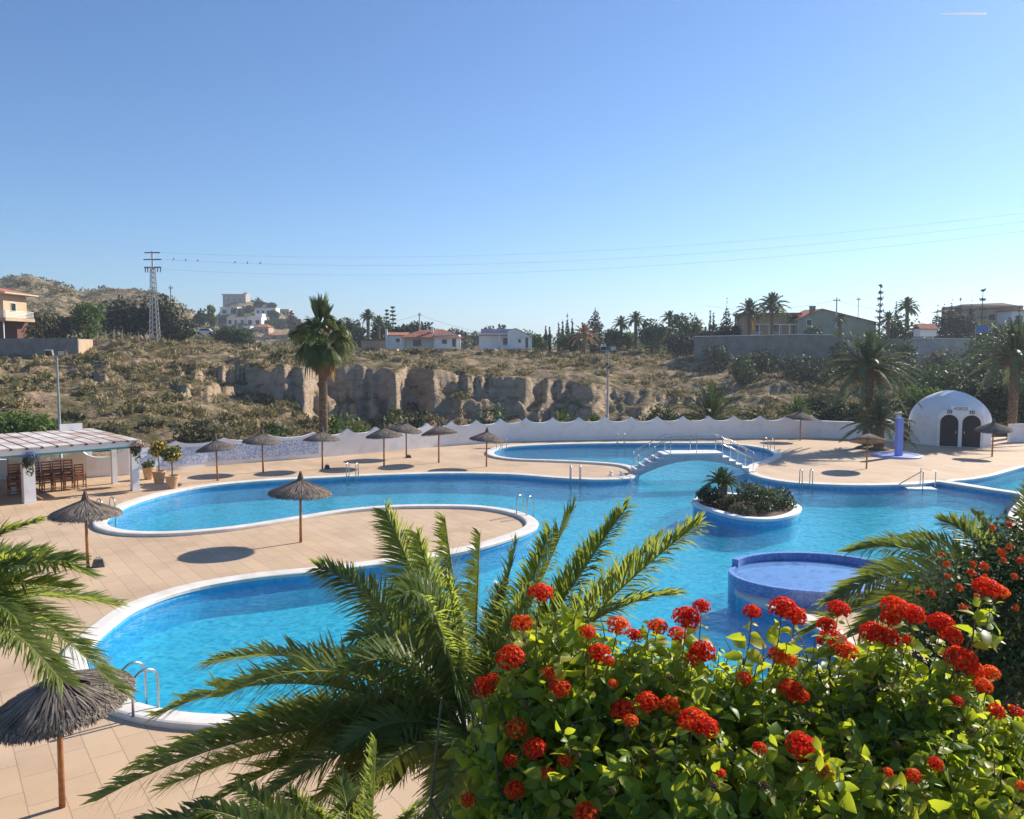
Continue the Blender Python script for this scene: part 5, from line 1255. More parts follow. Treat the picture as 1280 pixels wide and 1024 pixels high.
villa(288, 545, 395, 384.5, 21, 'white villa with a dark loggia, highest at the left of the hill', wins=2); villa(297, 500, 408, 397.5, 23, 'white villa below the one with the dark loggia'); villa(319, 505, 409, 397, 19, 'white two level villa in the middle of the hillside', levels=2, wins=2)
villa(334, 560, 396, 385.5, 25, 'long white villa beside the hilltop cliff', wins=4); villa(357, 540, 396, 387, 12, 'cream villa at the right shoulder of the hill', 'tan_wall'); villa(328, 420, 418, 409, 18, 'pink villa with a red roof low on the hillside', 'tan_wall', False, roof='roof'); villa(310, 420, 417, 408, 9, 'small pinkish white villa with an arched front', wins=1)
villa(378, 400, 416, 408, 22, 'white house with a red roof behind the left fronds of the fan palm', flat=False, roof='roof'); villa(345, 390, 424, 419, 28, 'low brown roofed house at the foot of the villas', 'tan_wall', False, roof='roof'); villa(398, 390, 414, 407, 18, 'red roofed house hidden behind the fan palm crown', 'tan_wall', False, roof='roof')
yh = hit(300, 381)
for k, (px, bp, tp, w, kd, lab) in enumerate(((300, 396, 386, 14, 'dark', 'dark shrub left of the villa stack under the stone block'), (310, 392, 383, 16, 'dark', 'dark tree below the stone block wall'), (344, 402, 388, 14, 'dark', 'dark tree right of the long white villa'), (352, 412, 398, 22, 'mid', 'leafy tree below the cream villa'), (368, 410, 396, 18, 'olive', 'olive tree right of the cream villa'),
   (338, 412, 401, 20, 'mid', 'leafy tree above the pink villa'), (280, 404, 395, 18, 'dark', 'dark bush left of the lowest white villa'), (366, 398, 388, 10, 'dark', 'narrow dark tree on the right shoulder of the hill'), (388, 418, 405, 22, 'mid', 'leafy tree beside the white house behind the fan palm'), (325, 388, 377, 12, 'dark', 'dark tree on the crest right of the stone block'), (342, 389, 380, 9, 'dark', 'small dark tree on the right of the crest'))):
    broad_tree(px, hit(px, bp) + 1, tp, w, kd, lab, n=420, grp='trees among the villas')
p = at(296, yh + 6, 380.5); e = empty('hilltop_block', p, 'pale stone flat topped block on the hilltop above the villas', 'building'); b = MB(); b.box((0, 4, 1), (15.5, 10, 11)); b.box((6.5, 4, 6.5), (2.4, 4, 3)); b.build('wall', M['pale_block'], e)
b = MB(); b.box((-.5, 4, 6.65), (16.6, 10.6, .35)); b.build('roof_slab', M['tan_wall'], e); windows(e, [(-4, -1.05, 3, 1, 1.4, 0), (0, -1.05, 3, 1, 1.4, 0), (4, -1.05, 3, 1, 1.4, 0)])
# right-hand houses
p = at(1040, 140, 412); e = empty('terracotta_roofed_house', p, 'sage green house with a long terracotta roof on the right terrace', 'house')
b = MB(); b.prism([(-6.2, -3), (7.5, -3), (7.5, 1.2), (-2.0, 3.5), (-6.2, 1.7)], 8, Matrix.Translation((0, .2, 0))); b.build('wall', M['green_wall'], e)
b = MB(); b.add([(-2.1, -.1, 3.6), (8.2, -.1, 1.1), (8.2, 3.5, 1.6), (2.2, 8.4, 3.8), (-2.1, 8.4, 3.8), (-6.6, -.1, 1.65), (-6.6, 8.4, 1.65)], [(0, 1, 2, 3, 4), (5, 0, 4, 6)]); b.bar((-6.6, -.1, 1.6), (-2.1, -.1, 3.55), .12, .16); b.bar((-2.1, -.1, 3.55), (8.2, -.1, 1.05), .12, .16); r_ = b.build('roof', M['roof'], e)
b = MB(); b.box((-3.4, 1.0, 3.3), (.8, .8, 1.4)); b.box((-3.4, 1.0, 4.05), (.95, .95, .14)); b.build('chimney', M['grey_stone'], r_); windows(e, [(-4.2, .17, 1.2, .8, 1.0, 0), (1.0, .17, 1.0, 1.2, 1.1, 0)])
p = at(968, 140, 417); e = empty('terrace_house', p, 'low house with white framed porch openings behind the palms', 'house'); b = MB(); b.box((0, 5, 1.6), (9.5, 5, 3.4)); b.build('wall', M['tan_wall'], e); b = MB(); b.box((0, 5, 3.5), (10.5, 6.2, .4)); b.build('roof', M['roof'], e)
b = MB()
for k in range(6): b.box((-4.4 + 1.76 * k, .6, .7), (.16, .2, 1.9))
b.box((0, .6, 1.6), (9.0, .25, .16)); b.build('porch_frame', M['house_white'], e); windows(e, [(-2.5, 2.45, 1.0, 1.5, 1.3, 0), (1.0, 2.45, 1.0, 1.5, 1.3, 0)])
p = at(1238, 155, 398); e = empty('dark_roofed_house', p, 'wide house with a dark sloping roof at the right skyline', 'house'); b = MB(); b.box((0, 4, 0), (12, 7, 5)); b.build('wall', M['tan_wall'], e); b = MB(); vs = [(-8, 0, 1.4), (6.3, 0, 2.2), (6.3, 8, 2.2), (-8, 8, 1.4), (-4, 4, 2.9), (4.0, 4, 3.2)]; b.add(vs, [(0, 1, 5, 4), (1, 2, 5), (2, 3, 4, 5), (3, 0, 4), (3, 2, 1, 0)]); b.build('roof', mat('dark_tiles', (.10, .065, .055), (.07, .05, .045), 1, .9), e); windows(e, [(3.5, .45, 0.2, 1.4, 1.2, 0), (0, .45, 0.2, 1.4, 1.2, 0)])
p = at(1275, 150, 402); e = empty('white_terrace_house', p, 'white house corner at the far right skyline', 'house'); b = MB(); b.box((2, 4, 0), (7, 6, 4)); b.build('wall', M['house_white'], e); b = MB(); b.box((2, 4, 2.1), (7.6, 6.6, .25)); b.build('roof', M['roof'], e); windows(e, [(0, .95, .6, 1, 1, 0)])
p = at(1225, 124, 415); e = empty('blue_sheet', p, 'rectangular blue sheet fixed to poles on the right terrace', 'tarpaulin'); b = MB(); b.add([(-.95, 0, -.1), (1.0, .03, -.06), (1.0, 0, .85), (0, -.05, .80), (-.95, 0, .9)], [(0, 1, 2, 3, 4)]); b.box((0, .05, .4), (1.9, .03, .9)); b.build('sheet', M['bluetarp'], e)
for x in (-1.0, 1.05): b = MB(); b.tube([(x, 0, -2), (x, 0, 1)], .035, 6); b.build('pole', M['galv'], e)
p = at(1160, 127, 419); e = empty('garden_shed', p, 'small shed with a terracotta roof on the right terrace', 'shed'); b = MB(); b.box((0, 1.5, .4), (2.6, 2.2, 1.2)); b.build('wall', M['house_white'], e); b = MB(); gable(b, 2.6, 2.2, 1.0, .7, .2); o = b.build('roof', M['roof'], e); o.location = (0, 1.5, 0)
p = at(940, 134, 418); e = empty('flag_pole', p, 'red and yellow flag hanging on a pole before the palms', 'flag'); b = MB(); b.tube([(.35, 0, -1), (.35, 0, 3.0)], .04, 6); b.build('pole', M['galv'], e)
b = MB(); n = 10
for j in range(n + 1):
    u = j / n
    for i_ in range(7):
        v = i_ / 6; b.v.append((.33 - .75 * u * (1 - .35 * v), .12 * math.sin(u * 9 + v * 2), 2.5 - 1.7 * v - .5 * u))
for j in range(n):
    for i_ in range(6): b.f.append((j * 7 + i_, j * 7 + i_ + 1, j * 7 + i_ + 8, j * 7 + i_ + 7)); b.m.append(0 if j in (0, 1, 2, 8, 9) else 1)
b.build('cloth', [M['flagred'], M['flagyellow']], e, smooth=True)
# car
p = at(258, 190, 418.6); e = empty('parked_car', p, 'white car parked beside the hedge on the crest road', 'car', rz=R(8)); b = MB()
b.prism([(-2.1, .3), (2.1, .3), (2.15, .8), (1.6, .95), (1.0, 1.45), (-.9, 1.48), (-1.6, .98), (-2.12, .85)], 1.7, Matrix.Translation((0, -.85, 0))); b.build('body', M['carpaint'], e)
b = MB(); b.prism([(-1.35, .98), (1.38, .98), (.92, 1.38), (-.82, 1.40)], .03, Matrix.Translation((0, -.87, 0))); b.build('side_window', M['shade_glass'], e); b = MB(); b.prism([(-1.35, .98), (1.38, .98), (.92, 1.38), (-.82, 1.40)], .03, Matrix.Translation((0, .84, 0))); b.build('side_window', M['shade_glass'], e)
for x in (-1.3, 1.3):
    for s in (-1, 1): b = MB(); b.tube([(x, s * .88, .32), (x, s * .70, .32)], .32, 14); b.build('wheel', M['rubber'], e)
# vapour trail
A, B_ = D(1175, 17.5, 6000), D(1232, 17, 6000); b = MB(); b.tube([Vector((0, 0, 0)), (B_ - A) * .4, B_ - A], [3, 6, 9], 8); o = b.build('vapour_trail', M['vapour']); o.location = A; tag(o, 'short white aircraft vapour trail high in the sky at the right', 'vapour trail')
# ================================================================== ISLAND PLANTS
def bush(name, lab, lobes, n, leaf, kind, loc, cat='shrub', grp=None, stems=5):
    loc = Vector(loc); e = empty(name, loc, lab, cat, grp)
    V, T = leaf_cloud([(c[0] - loc.x, c[1] - loc.y, c[2] - loc.z) + tuple(c[3:]) for c in lobes], n, leaf, zmin=.02)
    link('foliage', quads_mesh('foliage', V, T), L_[kind], e)
    b = MB()
    for k in range(stems):
        c = rnd.choice(lobes); t = Vector(c[:3]) - loc; b.tube([(t.x * .2, t.y * .2, 0), t * .6, t], [.03, .02, .008], 6)
    b.build('stem', M['stem'], e); return e
def lob(px, py, y, r, f=.8): p = D(px, py, y); return (p.x, p.y, p.z, r, r, r * f)
def gl(px, py, dz, r, f=.8): p = G(px, py, ZI); return (p.x, p.y, p.z + dz, r, r, r * f)
bush('island_shrub', 'leafy green shrub covering the right end of the planter island', [gl(960, 634, .35, .62), gl(975, 630, .3, .55), gl(945, 632, .45, .6), gl(935, 628, .45, .55), gl(985, 634, .15, .38), gl(955, 640, .15, .4), gl(920, 634, .2, .42)], 4200, .055, 'mid', G(955, 632, ZI), grp='plants on the island')
bush('island_shrub', 'yellowish tufted shrub at the front middle of the planter island', [gl(922, 640, .1, .34), gl(935, 643, .1, .3), gl(908, 634, .2, .34)], 1100, .055, 'olive', G(922, 638, ZI), grp='plants on the island')
bush('island_shrub', 'dark green shrub at the left end of the planter island', [gl(886, 626, .3, .45), gl(880, 625, .2, .36), gl(893, 631, .15, .35)], 1700, .055, 'dark', G(886, 627, ZI), grp='plants on the island')
p = G(902, 629, ZI); palm((p.x, p.y, ZI - .03), .92, .85, 36, 'small sago palm on the planter island', kind='fan', name='sago_palm', grp=None, parts=False, npair=34, lw=.028, tr=.19, lo=-15, L=.2)

# ================================================================== PLANTING BED BELOW THE VIEWPOINT
b = MB(); xs = np.linspace(-1.0, 16, 50); ys_ = np.linspace(1.2, 12.3, 46)
for yy in ys_:
    for xx in xs:
        z = float(np.interp(yy, [1, 3.5, 5, 7, 10, 12.3], [4.5, 4.35, 2.8, 1.0, .35, .02])) * float(np.interp(xx, [-1.0, -.3, .6, 14, 16], [0, .35, 1, 1, .9]))
        b.v.append((xx, yy, z + .05 * math.sin(xx * 3.1 + yy * 2.3) * min(1, z * 3) - .02))
for j in range(45):
    for i_ in range(49): b.f.append((j * 50 + i_, j * 50 + i_ + 1, j * 50 + i_ + 51, j * 50 + i_ + 50)); b.m.append(0)
tag(b.build('planting_bed', M['soil'], smooth=True), kind='structure')

# ================================================================== FOREGROUND DATE PALMS
def fore_palm(C, base, lab, fr, trunk_r=.2, wid=.024, Lf=.52, fill=0, fill_len=2.2):
    """fr: (tip px, tip py, tip distance, lift, roll)"""
    base = Vector(base); e = empty('date_palm', base, lab, 'palm tree', 'young date palms below the viewpoint')
    c = C - base
    b = MB(); b.tube([(0, 0, -.2), c * .5, c], [trunk_r * 1.2, trunk_r, trunk_r * .8], 14)
    n = int(c.length / .12)
    for k in range(n):
        for j in range(9):
            a = j * .7 + k * .35; q = c * (k / max(1, n)); b.bar(q + Vector((trunk_r * math.cos(a), trunk_r * math.sin(a), 0)), q + Vector(((trunk_r + .1) * math.cos(a), (trunk_r + .1) * math.sin(a), .16)), .10, .03)
    b.build('trunk', M['palmtrunk'], e)
    for (px, py, y, lift, roll) in fr:
        T = D(px, py, y) - base; d = (T - c); d.z = 0; o = d.normalized() * .08 if d.length > .1 else Vector()
        ln = (T - c).length
        n = int(50 + ln * 40)
        S, st = frond(c + o, T, lift, n, Lf * min(1.15, .55 + ln * .2), wid, vee=.30 + rnd.uniform(-.12, .12), droop=.14 + .16 * rnd.random(), base=.11, roll=roll)
        link('frond', join_mesh_data('frond', S, [st], .019, rnd.uniform(0, 1)), [L_['date'], M['rachis']], e)
    for k in range(fill):
        a = k * 2.39996 + .5; el = R(rnd.uniform(-25, 30)); ln = fill_len * rnd.uniform(.7, 1)
        T = c + Vector((math.cos(a) * math.cos(el), math.sin(a) * math.cos(el), math.sin(el) - .15)) * ln
        S, st = frond(c, T, .3, int(45 + ln * 34), Lf, wid, vee=.4, droop=.15, base=.13)
        link('frond', join_mesh_data('frond', S, [st], .019, rnd.uniform(0, .5)), [L_['date'], M['rachis']], e)
    return e
cp = D(590, 925, 8.4)
fore_palm(cp, (cp.x + .1, cp.y + .1, 0), 'large young date palm with arching fronds in the lower middle', [
 (482, 640, 9.4, .35, 1.0), (399, 710, 8.9, .75, .7), (441, 800, 8.3, .95, .7), (556, 648, 9.9, .25, 1.1), (645, 680, 9.6, .05, 1.2), (783, 634, 9.2, .14, 1.3), (716, 636, 10.0, .10, 1.2),
 (872, 655, 8.6, .28, 1.1), (842, 742, 7.8, .75, .2), (500, 745, 7.3, 1.15, .9), (198, 893, 7.9, .95, .1), (262, 828, 8.7, .80, .1), (122, 1000, 7.2, .80, .15), (205, 985, 8.0, .50, .1), (330, 1000, 7.0, .55, 0),
 (432, 1010, 6.7, .5, -.2), (545, 1040, 6.6, .6, 0), (690, 960, 6.8, .7, .2), (790, 850, 9.4, .4, 0), (300, 905, 9.2, .5, .2), (700, 800, 9.9, .35, .4), (380, 900, 9.6, .5, 0), (625, 735, 9.0, .25, -.9), (470, 880, 9.8, .45, .3), (522, 668, 9.0, .30, 1.2), (600, 668, 9.9, .12, .9), (688, 664, 8.8, .10, 1.3), (752, 668, 9.9, .12, 1.2), (822, 676, 9.4, .22, 1.0), (560, 725, 8.2, .5, .7), (455, 745, 9.6, .4, .8), (660, 740, 8.1, .35, -.6), (240, 935, 8.6, .75, .1), (165, 960, 7.6, .75, .0), (420, 850, 7.6, 1.0, .2), (350, 960, 7.9, .55, .2), (280, 870, 7.4, .95, .1), (430, 935, 7.5, .5, .3), (500, 975, 7.4, .5, -.3), (390, 1010, 7.6, .45, .2), (560, 1000, 7.2, .5, .1), (250, 1015, 7.5, .6, .1), (460, 1000, 8.6, .3, 0), (640, 1000, 7.6, .4, .2), (330, 930, 8.6, .5, 0)], fill=10, fill_len=1.9)
cp = D(455, 1130, 6.2)
fore_palm(cp, (cp.x, cp.y + .1, 0), 'smaller date palm with upright fronds at the bottom edge', [
 (300, 985, 6.4, .15, .3), (362, 992, 6.7, .1, .6), (425, 968, 6.9, .1, -.4), (470, 930, 6.5, .05, 1.0), (560, 995, 6.6, .15, .4), (240, 1010, 6.1, .35, .2), (600, 1015, 6.3, .3, 0), (180, 1025, 5.9, .4, 0), (130, 1040, 6.4, .3, 0), (520, 1010, 5.8, .3, 0), (395, 1015, 5.8, .25, 0)], trunk_r=.17, Lf=.42, wid=.022)
cp = D(-135, 765, 8.3)
fore_palm(cp, (cp.x - .1, cp.y, 0.0), 'date palm whose fronds reach in from the left edge', [
 (46, 652, 8.8, .30, .2), (108, 716, 8.2, .62, .25), (92, 702, 7.9, .30, -.3), (147, 862, 7.7, .95, .2), (78, 852, 7.2, .75, .1), (18, 770, 7.6, .5, 0), (-60, 640, 8.4, .3, 0), (-30, 880, 7.2, .6, 0), (10, 800, 8.9, .5, .2)], fill=10)
o = MB().lathe([(0, .10), (.7, .08), (.8, 0)], 24).build('palm_bed', M['soil']); o.location = (cp.x - .1, cp.y, 0); tag(o, 'round soil bed of the palm outside the left edge', 'flower bed')
cp = D(1278, 765, 8.9)
fore_palm(cp, (cp.x, cp.y + .1, .4), 'date palm with drooping fronds at the right behind the red flowers', [
 (1040, 752, 8.6, .80, .3), (1062, 690, 9.4, .62, .3), (1130, 672, 9.8, .5, .2), (1178, 652, 9.5, .45, .4), (1215, 640, 9.8, .3, 0), (1290, 610, 9.4, .2, 0), (1075, 790, 8.0, .8, .1), (1120, 800, 7.9, .85, .2), (1340, 620, 9.2, .3, 0), (1165, 700, 10.0, .5, .1), (1230, 690, 10.0, .3, .8), (1010, 790, 9.1, .6, 0)], fill=10, fill_len=2.0)

# ================================================================== LANTANA AND ORANGE BUSH
def grid_leaves(name, base, d, n, L, wf, fold, curl):
    """ovate folded leaves: base points, directions, normals, lengths"""
    m = len(base); ts = np.array([0, .22, .5, .78, 1.0]); wp = np.array([.10, .82, 1.0, .62, .04])
    s = unit(np.cross(d, n)); n = np.cross(s, d)
    G_ = np.zeros((m, 5, 3, 3))
    for k, (t, w) in enumerate(zip(ts, wp)):
        c = base + d * (L * t)[:, None] - n * (curl * L * t * t)[:, None]
        for j, q in enumerate((-1, 0, 1)):
            G_[:, k, j] = c + s * (q * L * wf * w * .5)[:, None] + n * (abs(q) * L * wf * w * .5 * fold)[:, None]
    V = G_.reshape(-1, 3); o = (np.arange(m) * 15)[:, None]
    loc = np.array([[r * 3 + c, r * 3 + c + 1, r * 3 + c + 4, r * 3 + c + 3] for r in range(4) for c in range(2)])
    q = (o[:, :, None] + loc[None]).reshape(-1, 4)
    return V, q
def mesh_from(name, V, q, tint=None, per=15):
    me = bpy.data.meshes.new(name); me.vertices.add(len(V)); me.vertices.foreach_set('co', V.astype(np.float32).ravel())
    me.loops.add(q.size); me.loops.foreach_set('vertex_index', q.astype(np.int32).ravel()); me.polygons.add(len(q)); me.polygons.foreach_set('loop_start', np.arange(0, q.size, 4, dtype=np.int32)); me.update(calc_edges=True)
    a = me.attributes.new('tint', 'FLOAT', 'POINT'); a.data.foreach_set('value', np.repeat(tint, per).astype(np.float32)); me.polygons.foreach_set('use_smooth', [True] * len(q)); return me
LL_ = [(620, 950, 3.15, .17), (652, 925, 3.25, .24), (690, 862, 3.35, .31), (735, 862, 3.4, .31), (790, 890, 3.4, .34), (850, 893, 3.45, .36), (915, 905, 3.45, .34), (975, 905, 3.45, .34), (1040, 905, 3.45, .35), (1105, 905, 3.4, .35), (1160, 915, 3.35, .32), (1210, 950, 3.3, .28), (1255, 985, 3.2, .25), (1290, 985, 3.2, .3),
       (630, 1000, 3.1, .20), (690, 990, 3.1, .30), (770, 1000, 3.05, .34), (860, 1010, 3.0, .36), (950, 1010, 3.0, .36), (1040, 1010, 3.0, .36), (1130, 1010, 3.0, .35), (1220, 1040, 2.95, .33), (660, 1090, 3.0, .3), (780, 1110, 2.9, .35), (900, 1110, 2.9, .35), (1020, 1110, 2.9, .35), (1140, 1110, 2.9, .35), (1260, 1110, 2.9, .35)]
LOB = [lob(a, b_, y, r, 1.0) for a, b_, y, r in LL_]
LB = np.array(LOB)
root = Vector((LB[:, 0].mean(), 3.25, 4.35))
lan = empty('lantana_shrub', root, 'big leafy shrub with round red flower clusters filling the lower right', 'shrub')
CAM = np.array([0, 0, H])
def surf(px, py):
    d = np.array(ray(px, py)); d /= np.linalg.norm(d); best = None
    for c in LB:
        oc = CAM - c[:3]; bb = oc @ d; cc = oc @ oc - c[3] ** 2; disc = bb * bb - cc
        if disc > 0:
            t = -bb - math.sqrt(disc)
            if best is None or t < best[0]: best = (t, unit(CAM + d * t - c[:3]))
    if best is None:
        t = 3.35 / d[1]; return CAM + d * t, np.array([0, 0, 1.0])
    return CAM + d * best[0], best[1]
HEADS = [(676, 745, 15), (653, 783, 13), (640, 824, 17), (608, 860, 14), (618, 850, 9), (699, 860, 13), (686, 843, 9), (646, 912, 13), (669, 938, 14), (645, 988, 12), (640, 952, 9), (706, 953, 9), (684, 968, 9), (588, 1000, 9), (733, 1018, 14), (735, 793, 10), (748, 819, 14), (772, 786, 14), (791, 797, 10), (779, 890, 15), (808, 878, 14), (835, 882, 12), (788, 904, 9), (858, 776, 17), (846, 796, 11), (877, 762, 11), (877, 818, 16), (866, 826, 10), (822, 787, 13), (866, 905, 20), (882, 912, 15), (940, 769, 11), (978, 764, 17), (994, 774, 14), (1048, 765, 13), (1033, 785, 12), (1040, 807, 18), (1056, 817, 14), (974, 822, 14), (984, 828, 11), (988, 864, 14), (1000, 872, 10), (930, 850, 9), (949, 938, 9), (1000, 936, 19), (1016, 944, 12), (1031, 966, 10), (1090, 795, 16), (1108, 800, 16), (1118, 763, 16), (1140, 772, 15), (1112, 778, 12), (1176, 783, 15), (1188, 798, 14), (1200, 828, 19), (1214, 840, 15), (1226, 860, 12), (1237, 845, 12), (1242, 890, 11), (1268, 893, 10), (1232, 738, 16), (1246, 744, 14), (1194, 878, 8), (1168, 957, 9), (1142, 972, 10), (1108, 967, 6), (1275, 985, 8), (760, 828, 7), (930, 853, 6), (1135, 805, 8), (765, 855, 6), (900, 968, 6)]
# sprigs: opposite leaves along short shoots
ns_ = 1750
w = LB[:, 3] ** 2; w /= w.sum(); kk = rng.choice(len(LB), ns_, p=w)
dd = unit(rng.normal(size=(ns_, 3)) + np.array([.0, -.45, .35])); tips = LB[kk, :3] + dd * LB[kk, 3:4] * (.72 + .36 * rng.random((ns_, 1)) + .22 * (rng.random((ns_, 1)) < .12))
dirs = unit(dd + np.array([0, 0, .35]) + .35 * rng.normal(size=(ns_, 3))); lens = .10 + .16 * rng.random(ns_)
heads = []
for px, py, r in HEADS:
    p, n = surf(px, py); y = p[1]; rad = r / F * y * 1.08
    up = unit(n * .45 + np.array([0.1, -.25, .8])); heads.append((p + n * .01, up, rad))
tips = np.concatenate([tips, np.array([h[0] - h[1] * h[2] * .3 for h in heads])]); dirs = np.concatenate([dirs, np.array([h[1] for h in heads])]); lens = np.concatenate([lens, np.full(len(heads), .24)]); headfl = np.concatenate([np.zeros(ns_, bool), np.ones(len(heads), bool)])
B0, D0, N0, LN0, T0 = [], [], [], [], []; sb = MB()
for t, d, l, hf in zip(tips, dirs, lens, headfl):
    x = unit(np.cross(d, rng.normal(size=3))); y = np.cross(d, x); tn = rnd.random()
    b0 = t - d * l - np.array([0, 0, .03]); 
    sb.tube([b0 - root, (b0 + t) / 2 + x * .01 - root, t - root], [.0034, .0028, .0018], 5, cap=False)
    nn = int(2 + l / .05)
    for k in range(nn):
        f = 1 - (k + (1.0 if hf else .05)) / (nn + .5); p = b0 + (t - b0) * f
        ax = x if k % 2 == 0 else y; sz = (.036 + .016 * k if k < 3 else .075) * rnd.uniform(.6, 1.45)
        for s in (-1, 1):
            ld = unit(ax * s + d * rnd.uniform(.1, .7) + np.array([0, 0, -.2]) + .38 * rng.normal(size=3))
            B0.append(p - np.array(root) + ld * .008); D0.append(ld); N0.append(unit(d + .5 * rng.normal(size=3))); LN0.append(sz); T0.append(tn)
B0, D0, N0, LN0, T0 = map(np.array, (B0, D0, N0, LN0, T0))
V, q = grid_leaves('leaves', B0, D0, N0, LN0, .62, .30, .22 + .25 * rng.random(len(B0)))
link('foliage', mesh_from('foliage', V, q, np.clip(T0 * .8 + .2 * rng.random(len(T0)), 0, 1)), L_['lantana'], lan)
for k in range(90):
    c = LB[rnd.randrange(len(LB))]; t = Vector(c[:3]) + Vector((rnd.gauss(0, .1), rnd.gauss(0, .1), rnd.gauss(.05, .1))) - root
    sb.tube([(t.x * .85 + rnd.gauss(0, .05), rnd.gauss(0, .08), -.05), (t.x + rnd.gauss(0, .05), t.y * .5, t.z * .55), t], [.010, .007, .004], 6)
for h in heads:
    p = Vector(h[0]) - root - Vector(h[1]) * .22; c = LB[np.argmin(np.linalg.norm(LB[:, :3] - h[0], axis=1))]
    sb.tube([Vector(c[:3]) - root, (Vector(c[:3]) - root).lerp(p, .6) + Vector((0, 0, .02)), p], [.006, .005, .0035], 6)
for k in range(70):
    c = LB[rnd.randrange(14)]; d = unit(rng.normal(size=3) * .6 + np.array([0, -.4, .7])); a_ = Vector(c[:3] + d * c[3] * .75) - root; q = Vector(d * rnd.uniform(.10, .20) + rng.normal(size=3) * .02)
    sb.tube([a_, a_ + q * .6 + Vector((rnd.gauss(0, .01), 0, .01)), a_ + q * 1.25], [.0032, .0026, .0014], 5)
sb.build('stem', M['stem'], lan)
def head_mesh(seed):
    r_ = np.random.default_rng(seed); n = 120; Q, T = [], []
    i = np.arange(n) + .5; el = np.arcsin(1 - i / n * 1.12); az = i * 2.39996
    for e_, a in zip(el, az):
        d = np.array([math.cos(a) * math.cos(e_), math.sin(a) * math.cos(e_), math.sin(e_)]); d = unit(d + .12 * r_.normal(size=3)); c = d * np.array([1, 1, .72]) * (.84 + .24 * r_.random())
        x = unit(np.cross(d, r_.normal(size=3))); y = np.cross(d, x); tn = np.clip(r_.normal(.32, .26) + (.25 if e_ > 1.0 else 0), 0, 1); rr = .165 * r_.uniform(.8, 1.2)
        for k in range(5):
            t = k * 1.2566; u = x * math.cos(t) + y * math.sin(t); v = -x * math.sin(t) + y * math.cos(t)
            Q.append([c - d * .03, c + u * rr * .6 + v * rr * .42 + d * .02, c + u * rr + d * (.0 + .05 * r_.random()), c + u * rr * .6 - v * rr * .42 + d * .02]); T.append(tn)
    # tube bundle under the dome so that it has a body
    for k in range(40):
        a = k * 2.39996; u = np.array([math.cos(a), math.sin(a), 0]); rr = .25 + .6 * r_.random(); b0 = np.array([0, 0, -.75]); t0 = u * rr + np.array([0, 0, .45 * math.sqrt(max(0, 1 - rr * rr))]); s = np.array([-u[1], u[0], 0]) * .07
        Q.append([b0 - s * .3, b0 + s * .3, t0 + s, t0 - s]); T.append(.1)
    return quads_mesh('flower_head', np.array(Q), np.array(T))
HM = [head_mesh(s) for s in range(5)]
for m in HM: m.materials.append(L_['flower'])
for k, (p, up, rad) in enumerate(heads):
    o = bpy.data.objects.new('flower_head', HM[k % 5]); COL.objects.link(o); o.parent = lan; o.location = Vector(p) - root
    o.rotation_euler = Vector(up).to_track_quat('Z', 'Y').to_matrix().to_euler(); o.scale = (rad, rad * rnd.uniform(.85, 1.05), rad * rnd.uniform(.9, 1.15))

DRY = leaf_mat('dried_floret', [(0.12, 0.07, 0.03), (0.22, 0.14, 0.06), (0.16, 0.16, 0.05)], .2, .8)
for k, (px, py) in enumerate(((712, 905), (905, 840), (1015, 900), (1060, 945), (955, 985), (820, 945), (1120, 935), (1150, 880), (725, 948), (1085, 860), (890, 985), (1210, 915), (765, 990), (1000, 1000), (660, 880), (835, 850))):
    p, n = surf(px, py); o = bpy.data.objects.new('dried_flower_head', HM[k % 5]); COL.objects.link(o); o.parent = lan; o.location = Vector(p + n * .02) - root
    o.material_slots[0].link = 'OBJECT'; o.material_slots[0].material = DRY; r = rnd.uniform(.010, .019); o.scale = (r, r, r * 1.2); o.rotation_euler = Vector(unit(n + np.array([0, -.2, .5]))).to_track_quat('Z', 'Y').to_matrix().to_euler()

OB = [lob(1262, 770, 6.2, .62), lob(1225, 800, 6.0, .52), lob(1290, 705, 6.4, .48), lob(1200, 790, 5.8, .30), lob(1290, 870, 5.8, .75), lob(1195, 900, 5.7, .5), lob(1330, 720, 6.3, .6), lob(1235, 725, 6.4, .30), lob(1180, 740, 6.0, .22), lob(1160, 850, 5.9, .4)]
rt = Vector((D(1250, 800, 6.0).x, 6.0, 1.7))
ob = empty('flowering_shrub', rt, 'dark small leaved shrub with scattered orange blossoms at the right edge', 'shrub')
V, T = leaf_cloud([(c[0] - rt.x, c[1] - rt.y, c[2] - rt.z) + tuple(c[3:]) for c in OB], 15000, .026, out=.4, up=.4, shell=.5, aspect=.5)
link('foliage', quads_mesh('foliage', V, T), L_['mid'], ob)
b = MB()
for k in range(40):
    c = rnd.choice(OB); t = Vector(c[:3]) + Vector((rnd.gauss(0, .2), rnd.gauss(0, .2), rnd.gauss(.1, .15))) - rt; b.tube([(t.x * .3, t.y * .3, -.1), t * .6, t], [.018, .012, .004], 6)
b.build('stem', M['stem'], ob)
def blossom_mesh():
    V, T = leaf_cloud([(0, 0, 0, 1, 1, .8)], 60, .42, shell=.6); m = quads_mesh('blossom_cluster', V, T); m.materials.append(L_['orange']); return m
BM = [blossom_mesh() for _ in range(3)]
